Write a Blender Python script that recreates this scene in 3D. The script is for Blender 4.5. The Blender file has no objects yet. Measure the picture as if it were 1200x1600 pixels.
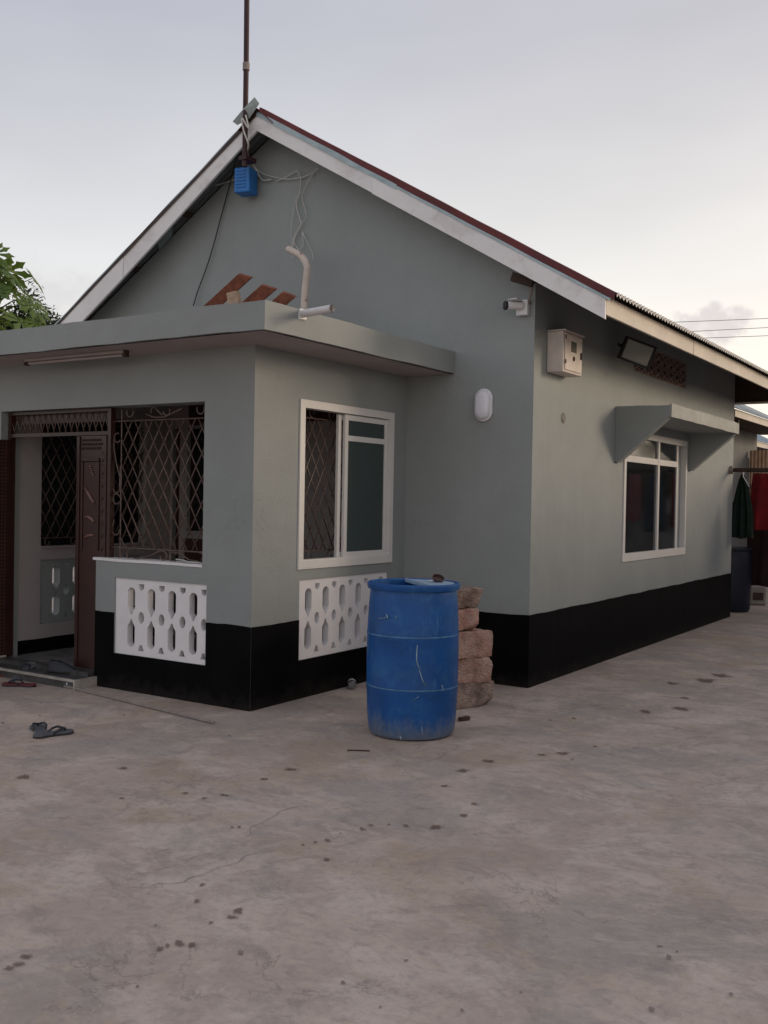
import bpy, bmesh, math, random
from mathutils import Vector, Matrix, noise
random.seed(7)
R = math.radians
scene = bpy.context.scene
COL = scene.collection

# ------------------------------------------------------------------ camera
CAM = Vector((3.5252, -7.7597, 1.57)); YAW, PITCH, ROLL, F = -0.5716, -0.0132, 0.0173, 1572.3
_f = Vector((math.sin(YAW), math.cos(YAW), 0)); _r = Vector((math.cos(YAW), -math.sin(YAW), 0)); _u = Vector((0, 0, 1))
_f, _u = math.cos(PITCH)*_f + math.sin(PITCH)*_u, math.cos(PITCH)*_u - math.sin(PITCH)*_f
_r, _u = math.cos(ROLL)*_r + math.sin(ROLL)*_u, math.cos(ROLL)*_u - math.sin(ROLL)*_r
cam = bpy.data.cameras.new('camera'); camo = bpy.data.objects.new('camera', cam); COL.objects.link(camo)
camo.matrix_world = Matrix(((_r.x, _u.x, -_f.x, CAM.x), (_r.y, _u.y, -_f.y, CAM.y), (_r.z, _u.z, -_f.z, CAM.z), (0, 0, 0, 1)))
cam.sensor_fit = 'VERTICAL'; cam.sensor_height = 36; cam.sensor_width = 36; cam.lens = F/1600*36
cam.clip_end = 2000; cam.clip_start = 0.05
scene.camera = camo
def ray(x, y): return _f + (x-600)/F*_r - (y-800)/F*_u
def on(x, y, X=None, Y=None, Z=None):            # a measured point of the photograph on a known wall or floor plane
    d = ray(x, y)
    t = (X-CAM.x)/d.x if X is not None else (Y-CAM.y)/d.y if Y is not None else (Z-CAM.z)/d.z
    return CAM + t*d

# ------------------------------------------------------------------ world, sun, exposure
SUN_AZ = R(52)      # measured from +Y towards +X
SUN_EL = R(14)
world = bpy.data.worlds.new('World'); scene.world = world; world.use_nodes = True
nt = world.node_tree; nt.nodes.clear()
class NT:
    def __init__(s, t): s.t = t
    def n(s, kind, **kw):
        o = s.t.nodes.new(kind)
        ins = kw.pop('i', {})
        for k, v in kw.items(): setattr(o, k, v)
        for k, v in ins.items():
            sock = o.inputs[k]
            if isinstance(v, bpy.types.NodeSocket): s.t.links.new(v, sock)
            else: sock.default_value = v
        return o
    def math(s, op, a, b=0.0, c=0.0):
        o = s.n('ShaderNodeMath', operation=op, i={0: a, 1: b, 2: c}); return o.outputs[0]
    def mix(s, f, a, b, mode='MIX'):
        o = s.n('ShaderNodeMix', data_type='RGBA', blend_type=mode)
        for k, v in ((0, f), (6, a), (7, b)):
            if isinstance(v, bpy.types.NodeSocket): s.t.links.new(v, o.inputs[k])
            else: o.inputs[k].default_value = v if k == 0 else (tuple(v)+(1,))[:4]
        return o.outputs[2]
    def ramp(s, f, stops, interp='LINEAR'):
        o = s.n('ShaderNodeValToRGB', i={0: f}); e = o.color_ramp.elements; o.color_ramp.interpolation = interp
        while len(e) < len(stops): e.new(0.5)
        for el, (p, c) in zip(e, stops):
            el.position = p; el.color = (tuple(c)+(1,))[:4] if hasattr(c, '__len__') else (c, c, c, 1)
        return o.outputs[0]
    def noise(s, vec, scale, detail=4, rough=.55, dist=0.0):
        return s.n('ShaderNodeTexNoise', i={'Vector': vec, 'Scale': scale, 'Detail': detail, 'Roughness': rough, 'Distortion': dist}).outputs[0]
    def vmath(s, op, a, b=(0, 0, 0), c=None):
        o = s.n('ShaderNodeVectorMath', operation=op, i={0: a, 1: b}); return o
W = NT(nt)
sky = W.n('ShaderNodeTexSky', sky_type='NISHITA', sun_disc=False, sun_elevation=SUN_EL, sun_rotation=SUN_AZ, air_density=1.0, dust_density=2.5, ozone_density=1.5)
tc = W.n('ShaderNodeTexCoord').outputs['Generated']
sep = W.n('ShaderNodeSeparateXYZ', i={0: tc})
# a high thin overcast veil at dusk: warm and bright low down, mauve grey overhead
veil = W.ramp(sep.outputs[2], [(0.0, (.84, .75, .65)), (.10, (.82, .765, .70)), (.22, (.665, .66, .655)), (.42, (.425, .43, .475)), (.75, (.38, .385, .44))])
glow = W.n('ShaderNodeVectorMath', operation='DOT_PRODUCT', i={0: tc, 1: (math.sin(SUN_AZ), math.cos(SUN_AZ), .1)}).outputs['Value']
glow = W.math('MULTIPLY_ADD', glow, .5, .5)
veil = W.mix(1.0, veil, W.ramp(glow, [(0, (.86, .88, .92)), (.5, (.98, .98, .98)), (1, (1.26, 1.16, 1.04))]), 'MULTIPLY')
stretch = W.n('ShaderNodeMapping', i={'Vector': tc, 'Scale': (1, 1, 2.6)}).outputs[0]
cl = W.noise(stretch, 2.3, 3, .55)
veil = W.mix(1.0, veil, W.ramp(cl, [(.3, .93), (.7, 1.06)]), 'MULTIPLY')
def cloudlet(x, y, wx, wy, seed, lo, hi):
    d = ray(x, y).normalized(); e1 = d.cross(Vector((0, 0, 1))).normalized(); e2 = e1.cross(d)
    a = W.n('ShaderNodeVectorMath', operation='DOT_PRODUCT', i={0: tc, 1: tuple(e1)}).outputs['Value']
    b = W.n('ShaderNodeVectorMath', operation='DOT_PRODUCT', i={0: tc, 1: tuple(e2)}).outputs['Value']
    c = W.n('ShaderNodeVectorMath', operation='DOT_PRODUCT', i={0: tc, 1: tuple(d)}).outputs['Value']
    a = W.math('DIVIDE', a, wx); b = W.math('DIVIDE', b, wy)
    r = W.math('SQRT', W.math('ADD', W.math('MULTIPLY', a, a), W.math('MULTIPLY', b, b)))
    nz = W.noise(W.n('ShaderNodeMapping', i={'Vector': tc, 'Location': (seed, seed, 0)}).outputs[0], 38, 3, .6)
    r = W.math('ADD', r, W.math('MULTIPLY_ADD', nz, 2.4, -1.2))
    m = W.ramp(r, [(lo, 1.0), (hi, 0.0)], 'EASE')
    return W.math('MULTIPLY', m, W.math('GREATER_THAN', c, 0.0))
veil = W.mix(W.math('MULTIPLY', cloudlet(1118, 505, .045, .022, 3.1, .25, 1.0), .62), veil, (.50, .45, .46))
veil = W.mix(W.math('MULTIPLY', cloudlet(85, 455, .05, .03, 8.7, .2, 1.0), .35), veil, (.50, .49, .52))
veil10 = W.mix(1.0, veil, (10.0, 10.0, 10.0), 'MULTIPLY')
skyc = W.mix(.88, sky.outputs[0], veil10)
bg = W.n('ShaderNodeBackground', i={0: skyc, 1: 0.135})
W.t.links.new(bg.outputs[0], W.n('ShaderNodeOutputWorld').inputs[0])

sun = bpy.data.lights.new('sun', 'SUN'); sun.energy = 1.15; sun.angle = R(14); sun.color = (1.0, .80, .58)
suno = bpy.data.objects.new('sun', sun); COL.objects.link(suno)
sd = Vector((math.sin(SUN_AZ)*math.cos(SUN_EL), math.cos(SUN_AZ)*math.cos(SUN_EL), math.sin(SUN_EL)))
suno.rotation_euler = (-sd).to_track_quat('-Z', 'Y').to_euler(); suno.location = sd*30
scene.view_settings.view_transform = 'Standard'; scene.view_settings.look = 'None'
scene.view_settings.gamma = 1.0; scene.view_settings.exposure = 0.04
scene.view_settings.use_curve_mapping = False
scene.cycles.max_bounces = 6; scene.cycles.diffuse_bounces = 3; scene.cycles.use_denoising = True

# ------------------------------------------------------------------ materials
MATS = {}
def mat(name, col, rough=.8, var=.12, scale=6.0, bump=.25, bscale=60.0, metallic=0.0, spec=.5, bevel=0.0, tint=None, extra=None, dist=.003):
    """plain painted or raw surface: base colour with large soft variation, fine relief"""
    m = bpy.data.materials.new(name); m.use_nodes = True; t = NT(m.node_tree); b = m.node_tree.nodes['Principled BSDF']
    oc = t.n('ShaderNodeTexCoord').outputs['Object']
    n1 = t.noise(oc, scale, 3, .6)
    c2 = tint or tuple(min(1, x*(1+var)) for x in col)
    c1 = tuple(x*(1-var) for x in col)
    c = t.mix(t.ramp(n1, [(.32, 0), (.68, 1)]), c1, c2)
    if extra: c = extra(t, oc, c, b)
    m.node_tree.links.new(c, b.inputs['Base Color'])
    b.inputs['Roughness'].default_value = rough; b.inputs['Metallic'].default_value = metallic
    b.inputs['Specular IOR Level'].default_value = spec
    nrm = None
    if bevel:
        nrm = t.n('ShaderNodeBevel', samples=4, i={'Radius': bevel}).outputs[0]
    if bump:
        h = t.math('ADD', t.noise(oc, bscale, 2, .6), t.math('MULTIPLY', t.noise(oc, bscale*.08, 1), 2.0))
        bn = t.n('ShaderNodeBump', i={'Height': h, 'Strength': bump, 'Distance': dist})
        if nrm: m.node_tree.links.new(nrm, bn.inputs['Normal'])
        nrm = bn.outputs[0]
    if nrm: m.node_tree.links.new(nrm, b.inputs['Normal'])
    MATS[name] = m; return m

def streaks(t, oc, c, b):
    """rain streaks, hand prints and roller marks on the paint"""
    st = t.noise(t.n('ShaderNodeMapping', i={'Vector': oc, 'Scale': (5, 5, .35)}).outputs[0], 2.0, 5, .65)
    c = t.mix(t.math('MULTIPLY', t.ramp(st, [(.5, 0), (.75, 1)]), .12), c, (.20, .21, .205))
    hc = t.noise(oc, .8, 8, .62, .6); ln = t.ramp(t.math('ABSOLUTE', t.math('SUBTRACT', hc, .5)), [(0, 1), (.0022, 0)])
    c = t.mix(t.math('MULTIPLY', t.math('MULTIPLY', ln, t.ramp(t.noise(oc, .9, 2), [(.52, 0), (.60, 1)])), .35), c, (.13, .14, .135))
    sp = t.noise(oc, 1.1, 3, .5)
    return t.mix(t.math('MULTIPLY', t.ramp(sp, [(.45, 0), (.7, 1)]), .22), c, (.33, .345, .34))
mat('wall_paint', (.285, .305, .300), .62, .06, 1.3, .5, 70, extra=streaks, spec=.35, dist=.006)
mat('wall_paint_shaded', (.250, .268, .266), .62, .06, 1.3, .5, 70, extra=streaks, spec=.35, dist=.006)  # same paint as the walls, darkened because the porch gets less skylight
mat('inner_paint', (.36, .325, .32), .7, .06, 2, .3, 70, spec=.3)
def dusty(t, oc, c, b):
    """yard dust thrown up on the foot of the wall and a few scuffs"""
    z = t.n('ShaderNodeSeparateXYZ', i={0: oc}).outputs[2]; n = t.noise(oc, 11, 5, .7)
    k = t.ramp(t.math('ADD', t.math('ADD', z, .2), t.math('MULTIPLY', n, -.30)), [(.02, .30), (.16, 0)])
    c = t.mix(k, c, (.060, .049, .043)); sc = t.noise(oc, 26, 4, .7)
    return t.mix(t.ramp(sc, [(.68, 0), (.80, .22)]), c, (.04, .036, .034))
mat('black_paint', (.0035, .0035, .0042), .6, .3, 3, .3, 60, spec=.05, extra=dusty)
mat('white_paint', (.74, .72, .73), .6, .05, 4, .4, 70, spec=.35)
def boardstain(t, oc, c, b):
    n = t.noise(oc, 3.0, 6, .7, .6); c = t.mix(t.ramp(n, [(.52, 0), (.75, .55)]), c, (.46, .40, .38))
    return c
mat('board_white', (.80, .78, .77), .6, .06, 2, .3, 40, extra=boardstain, spec=.3)
mat('fascia_cream', (.62, .55, .47), .55, .08, 2, .3, 40, extra=boardstain, spec=.4)
mat('hood_sunlit', (.36, .36, .33), .7, .1, 5, .4, 60)  # wall tone lightened to carry the sunlight on the hood's front edge
mat('soffit_paint', (.36, .31, .30), .75, .08, 2, .35, 60)
mat('metal_sheet', (.40, .44, .44), .42, .12, 3, .2, 30, metallic=.75)
mat('flashing', (.36, .43, .43), .45, .15, 6, .3, 30, metallic=.5)
mat('zinc_edge_lit', (.50, .49, .47), .5, .15, 12, .1, 40)  # zinc with a pale tone standing for light caught by the sheet edges
mat('maroon_metal', (.115, .018, .016), .5, .2, 5, .2, 40, spec=.4)
def two_sided():
    mat('roof_painted', (.13, .020, .014), .6, .35, 3, .2, 40, spec=.3); m = MATS['roof_painted']; t = NT(m.node_tree); b = m.node_tree.nodes['Principled BSDF']
    src = b.inputs['Base Color'].links[0].from_socket; bf = t.n('ShaderNodeNewGeometry').outputs['Backfacing']
    m.node_tree.links.new(t.mix(bf, src, (.16, .165, .165)), b.inputs['Base Color'])     # bare zinc below, maroon paint on top
two_sided()
mat('dark_wood', (.045, .026, .018), .8, .3, 8, .4, 30)
mat('plank_wood', (.20, .060, .030), .65, .35, 14, .4, 30)
mat('pale_wood', (.42, .30, .21), .75, .2, 20, .4, 30)
mat('brown_door', (.034, .011, .009), .38, .25, 8, .25, 40, spec=.5)
mat('iron_brown', (.095, .060, .050), .42, .3, 25, .2, 80, spec=.6)
mat('pole_maroon', (.032, .006, .009), .6, .25, 12, .2, 60)
mat('alu_white', (.66, .64, .62), .38, .03, 4, .05, 60, spec=.5)
mat('black_plastic', (.012, .012, .013), .4, .2, 10, .1, 60)
mat('white_plastic', (.74, .73, .74), .35, .03, 5, .05, 60)
mat('lamp_diffuser', (.74, .73, .78), .3, .02, 5, 0, 60)
mat('blue_crate', (.015, .16, .48), .45, .1, 9, .15, 50)
mat('pvc_white', (.62, .60, .60), .4, .06, 8, .1, 60)
def rusty(t, oc, c, b):
    n = t.noise(oc, 16, 5, .7); z = t.n('ShaderNodeSeparateXYZ', i={0: oc}).outputs[2]
    return t.mix(t.ramp(n, [(.60, 0), (.68, .9)]), c, (.20, .075, .05))
mat('pvc_rusty', (.62, .53, .46), .55, .15, 9, .2, 50, extra=rusty)
mat('wire_white', (.55, .54, .50), .6, .1, 9, 0)
mat('wire_black', (.015, .015, .016), .5, .1, 9, 0)
mat('tile_floor', (.20, .19, .185), .25, .25, 7, .1, 50)
mat('step_dark', (.06, .058, .058), .4, .4, 12, .25, 50)
mat('nosing', (.36, .33, .30), .5, .2, 10, .2, 50)
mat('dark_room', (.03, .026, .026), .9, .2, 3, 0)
mat('curtain', (.05, .022, .020), .9, .3, 5, .2, 40)
mat('rubber_grey', (.085, .09, .10), .7, .2, 20, .3, 90)
mat('rubber_dark', (.022, .024, .032), .6, .2, 20, .3, 90)
mat('rubber_red', (.13, .022, .026), .6, .25, 20, .3, 90)
mat('stick_grey', (.26, .22, .20), .8, .2, 20, .3, 50)
mat('cloth_green', (.008, .020, .013), .95, .25, 6, .4, 120)
mat('cloth_red', (.18, .006, .009), .95, .25, 5, .4, 120)
mat('cloth_navy', (.06, .09, .13), .95, .25, 6, .4, 120)
mat('cloth_pink', (.45, .20, .22), .95, .25, 6, .4, 120)
mat('cloth_dark', (.03, .012, .012), .95, .25, 5, .4, 120)
mat('barrel_navy', (.005, .008, .022), .5, .2, 6, .1, 60)
mat('jerry_white', (.40, .36, .33), .5, .12, 8, .1, 50)
mat('fence_sheet', (.55, .36, .24), .7, .2, 4, .2, 30)
mat('roof_blue', (.26, .34, .39), .5, .15, 3, .2, 30, metallic=.4)
mat('bark', (.16, .13, .10), .9, .3, 12, .6, 30)
mat('far_wall', (.17, .17, .17), .8, .1, 2, .3, 50)
mat('cup_brown', (.055, .025, .022), .4, .2, 10, .1, 50)
mat('stone_brown', (.075, .035, .028), .9, .3, 20, .6, 40)
mat('far_dark', (.05, .045, .04), .9, .3, 3, .3, 20)
mat('meter_paint', (.60, .52, .47), .5, .12, 7, .2, 40, extra=boardstain)
mat('plug_grey', (.20, .19, .17), .8, .2, 20, .4, 40)
mat('glow_paper', (.50, .50, .46), .6, .05, 6, .1, 40)
mat('vent_clay', (.27, .18, .16), .85, .2, 8, .5, 50)

def glass(name, col, rough=.03, alpha=.35, spec=.8):
    m = bpy.data.materials.new(name); m.use_nodes = True; t = NT(m.node_tree); t.t.nodes.clear()
    oc = t.n('ShaderNodeTexCoord').outputs['Object']
    n = t.noise(oc, 5, 5, .6)
    bn = t.n('ShaderNodeBump', i={'Height': t.noise(oc, 1.6, 2), 'Strength': .06, 'Distance': .02}).outputs[0]
    rg = t.math('MULTIPLY_ADD', n, .10, rough)
    g = t.n('ShaderNodeBsdfGlossy', i={'Color': (1, 1, 1, 1), 'Roughness': rg, 'Normal': bn})
    d = t.n('ShaderNodeBsdfDiffuse', i={'Color': col+(1,)})
    tr = t.n('ShaderNodeBsdfTransparent', i={'Color': (.75, .8, .8, 1)})
    body = t.n('ShaderNodeMixShader', i={0: alpha, 1: tr.outputs[0], 2: d.outputs[0]})
    fr = t.n('ShaderNodeFresnel', i={'IOR': 1.75, 'Normal': bn})
    mx = t.n('ShaderNodeMixShader', i={0: t.math('MULTIPLY', fr.outputs[0], spec), 1: body.outputs[0], 2: g.outputs[0]})
    t.t.links.new(mx.outputs[0], t.n('ShaderNodeOutputMaterial').inputs[0]); MATS[name] = m
glass('glass_clear', (.02, .025, .03), .02, .30, 1.0)
glass('glass_dark', (.008, .010, .014), .1, .97, .35)
glass('glass_green', (.042, .060, .060), .10, .95, .7)
glass('glass_flood', (.42, .42, .36), .15, .8, .7)
glass('bottle_plastic', (.10, .16, .24), .1, .55, 1.0)
glass('bottle_clear', (.30, .31, .32), .1, .5, 1.0)

# concrete yard: mauve grey cement with damp patches, ochre dirt, scuffs and pits
def make_concrete():
    m = bpy.data.materials.new('yard_concrete'); m.use_nodes = True; t = NT(m.node_tree); b = m.node_tree.nodes['Principled BSDF']
    oc = t.n('ShaderNodeTexCoord').outputs['Object']
    big = t.noise(oc, .55, 3, .6); mid = t.noise(oc, 2.3, 6, .68, .5); fine = t.noise(oc, 26, 4, .7); grain = t.noise(oc, 240, 1, .6)
    c = t.mix(t.ramp(big, [(.32, 0), (.68, 1)]), (.525, .420, .350), (.590, .475, .390))
    c = t.mix(t.math('MULTIPLY', t.ramp(mid, [(.43, 0), (.55, 1)]), .62), c, (.400, .322, .278))
    pale = t.noise(t.n('ShaderNodeMapping', i={'Vector': oc, 'Location': (9, 4, 0), 'Rotation': (0, 0, .6), 'Scale': (.95, 1.25, 1)}).outputs[0], 1.7, 7, .72, .6)
    c = t.mix(t.math('MULTIPLY', t.ramp(pale, [(.51, 0), (.58, 1)]), .55), c, (.660, .555, .480))
    och = t.noise(t.n('ShaderNodeMapping', i={'Vector': oc, 'Location': (3.7, 1.9, 0)}).outputs[0], .75, 5, .65, .3)
    c = t.mix(t.math('MULTIPLY', t.ramp(och, [(.52, 0), (.62, 1)]), .60), c, (.400, .295, .200))
    grey = t.noise(t.n('ShaderNodeMapping', i={'Vector': oc, 'Location': (-6, 7, 0)}).outputs[0], 1.2, 7, .70, .5)
    c = t.mix(t.math('MULTIPLY', t.ramp(grey, [(.51, 0), (.58, 1)]), .60), c, (.350, .318, .292))
    dk = t.noise(t.n('ShaderNodeMapping', i={'Vector': oc, 'Location': (2, -5, 0), 'Rotation': (0, 0, -.5), 'Scale': (.9, 1.25, 1)}).outputs[0], 3.1, 7, .74, .8)
    c = t.mix(t.math('MULTIPLY', t.ramp(dk, [(.54, 0), (.61, 1)]), .45), c, (.29, .238, .21))
    sm = t.noise(t.n('ShaderNodeMapping', i={'Vector': oc, 'Location': (11, 3, 0), 'Rotation': (0, 0, .4), 'Scale': (.9, 1.2, 1)}).outputs[0], 8.5, 5, .7, .6)
    c = t.mix(t.math('MULTIPLY', t.ramp(sm, [(.54, 0), (.62, 1)]), .32), c, (.31, .255, .228))
    c = t.mix(t.math('MULTIPLY', t.ramp(sm, [(.34, 1), (.44, 0)]), .35), c, (.575, .50, .46))
    c = t.mix(t.math('MULTIPLY', t.ramp(fine, [(.30, 1), (.50, 0)]), .40), c, (.27, .235, .22))
    c = t.mix(t.math('MULTIPLY', t.ramp(fine, [(.60, 0), (.78, 1)]), .32), c, (.60, .54, .505))
    # thin wandering edges where one skim coat laps another
    lap = t.noise(oc, 1.05, 9, .66, .9)
    line = t.ramp(t.math('ABSOLUTE', t.math('SUBTRACT', lap, .515)), [(0, 1), (.005, 0)])
    gate = t.ramp(t.noise(oc, 1.6, 3), [(.50, 0), (.60, 1)])
    line = t.math('MULTIPLY', line, gate)
    c = t.mix(t.math('MULTIPLY', line, .42), c, (.20, .17, .155))
    vor = t.n('ShaderNodeTexVoronoi', feature='F1', i={'Vector': oc, 'Scale': 14.0, 'Randomness': 1.0})
    pit = t.math('MULTIPLY', t.ramp(vor.outputs['Distance'], [(.02, 1), (.06, 0)]), t.ramp(t.noise(oc, 1.7, 2), [(.5, 0), (.62, 1)]))
    c = t.mix(t.math('MULTIPLY', pit, .7), c, (.16, .115, .095))
    c = t.mix(t.math('MULTIPLY', grain, .22), c, (.27, .23, .215))
    m.node_tree.links.new(c, b.inputs['Base Color'])
    m.node_tree.links.new(t.ramp(mid, [(.3, .62), (.7, .85)]), b.inputs['Roughness'])
    b.inputs['Specular IOR Level'].default_value = .3
    h = t.math('ADD', t.math('MULTIPLY', mid, 1.6), t.math('ADD', t.math('MULTIPLY', fine, .55), t.math('MULTIPLY', grain, .18)))
    h = t.math('SUBTRACT', h, t.math('MULTIPLY', line, .35)); h = t.math('ADD', h, t.math('MULTIPLY', t.ramp(lap, [(.508, 0), (.522, 1)]), .3))
    bn = t.n('ShaderNodeBump', i={'Height': h, 'Strength': .55, 'Distance': .012})
    m.node_tree.links.new(bn.outputs[0], b.inputs['Normal']); MATS['yard_concrete'] = m
make_concrete()
def make_simple_alpha(name, col, a, scale=30, amp=2.4):
    m = bpy.data.materials.new(name); m.use_nodes = True; t = NT(m.node_tree); b = m.node_tree.nodes['Principled BSDF']
    oc = t.n('ShaderNodeTexCoord').outputs['Object']
    b.inputs['Base Color'].default_value = col+(1,); b.inputs['Roughness'].default_value = .75
    at = t.n('ShaderNodeAttribute', attribute_name='soft').outputs['Fac']
    n = t.noise(oc, scale, 5, .65)
    k = t.ramp(t.math('ADD', at, t.math('MULTIPLY_ADD', n, amp, -amp/2)), [(.28, 0), (.50, a)])
    m.node_tree.links.new(k, b.inputs['Alpha']); MATS[name] = m
make_simple_alpha('stain_brown', (.165, .100, .072), .65, 60, 1.7)
make_simple_alpha('stain_damp', (.25, .22, .205), .5, 7, 3.0)
make_simple_alpha('patch_pale', (.56, .49, .455), .4, 7, 3.0)
make_simple_alpha('stain_ochre', (.37, .28, .20), .45, 6, 3.0)
def make_drum_mat():
    def scuff(t, oc, c, b):
        s = t.n('ShaderNodeSeparateXYZ', i={0: oc}); z = s.outputs[2]
        n = t.noise(oc, 9, 7, .72, .4); n2 = t.noise(oc, 34, 6, .7)
        c = t.mix(t.math('MULTIPLY', t.ramp(n, [(.48, 0), (.72, 1)]), .36), c, (.05, .19, .34))
        vert = t.noise(t.n('ShaderNodeMapping', i={'Vector': oc, 'Location': (1, 2, 0), 'Scale': (1, 1, .22)}).outputs[0], 15, 5, .7)
        c = t.mix(t.math('MULTIPLY', t.ramp(vert, [(.60, 0), (.76, 1)]), .42), c, (.13, .28, .40))
        c = t.mix(t.ramp(n2, [(.705, 0), (.76, .75)]), c, (.45, .55, .60))
        low = t.math('ADD', z, t.math('MULTIPLY', t.math('ADD', vert, t.math('MULTIPLY', n2, .6)), -.30))                # dried mud near the foot
        c = t.mix(t.ramp(t.math('ADD', low, .25), [(.02, .62), (.17, 0)]), c, (.20, .21, .20))
        return c
    mat('drum_blue', (.002, .066, .250), .45, .18, 4, .25, 45, extra=scuff, spec=.4)
make_drum_mat()
mat('drum_lid', (.30, .42, .55), .45, .15, 8, .2, 45)
mat('drum_seam', (.06, .17, .32), .45, .35, 18, .2, 45)
mat('drum_scratch', (.22, .32, .40), .6, .35, 30, .1, 45)
def coral(t, oc, c, b):
    n = t.noise(oc, 7, 6, .75, .5); p = t.n('ShaderNodeTexVoronoi', i={'Vector': oc, 'Scale': 38}).outputs['Distance']
    c = t.mix(t.ramp(n, [(.42, 0), (.66, .8)]), c, (.54, .40, .34))
    return t.mix(t.ramp(p, [(.06, .6), (.24, 0)]), c, (.13, .07, .055))
mat('coral_stone', (.45, .26, .205), .95, .3, 9, 1.0, 60, extra=coral, dist=.03, spec=.2)
mat('coral_stone_dark', (.27, .20, .17), .95, .3, 9, 1.0, 60, extra=coral, dist=.03, spec=.2)
def leafmat(name, col, col2):
    m = bpy.data.materials.new(name); m.use_nodes = True; t = NT(m.node_tree); b = m.node_tree.nodes['Principled BSDF']
    oi = t.n('ShaderNodeObjectInfo').outputs['Random']; n = t.noise(t.n('ShaderNodeTexCoord').outputs['Object'], 5, 3)
    c = t.mix(t.math('ADD', t.math('MULTIPLY', oi, .7), t.math('MULTIPLY', n, .3)), col, col2)
    m.node_tree.links.new(c, b.inputs['Base Color']); b.inputs['Roughness'].default_value = .5
    tr = t.n('ShaderNodeBsdfTranslucent', i={'Color': c}); out = m.node_tree.nodes['Material Output']
    mx = t.n('ShaderNodeMixShader', i={0: .35, 1: b.outputs[0], 2: tr.outputs[0]}); m.node_tree.links.new(mx.outputs[0], out.inputs[0])
    MATS[name] = m
leafmat('papaya_leaf', (.06, .13, .022), (.17, .23, .04))
leafmat('papaya_yellow', (.22, .20, .03), (.30, .24, .04))
leafmat('dark_leaf', (.025, .045, .016), (.05, .075, .025))
def perforated():
    def f(t, oc, c, b):
        mp = t.n('ShaderNodeMapping', i={'Vector': oc, 'Rotation': (R(45), 0, 0)}).outputs[0]
        ck = t.n('ShaderNodeTexChecker', i={'Vector': mp, 'Scale': 46, 'Color1': (0, 0, 0, 1), 'Color2': (1, 1, 1, 1)}).outputs['Fac']
        return t.mix(ck, c, (.006, .004, .003))
    mat('door_pressed', (.075, .028, .020), .4, .2, 8, .2, 40, extra=f)
perforated()

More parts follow.
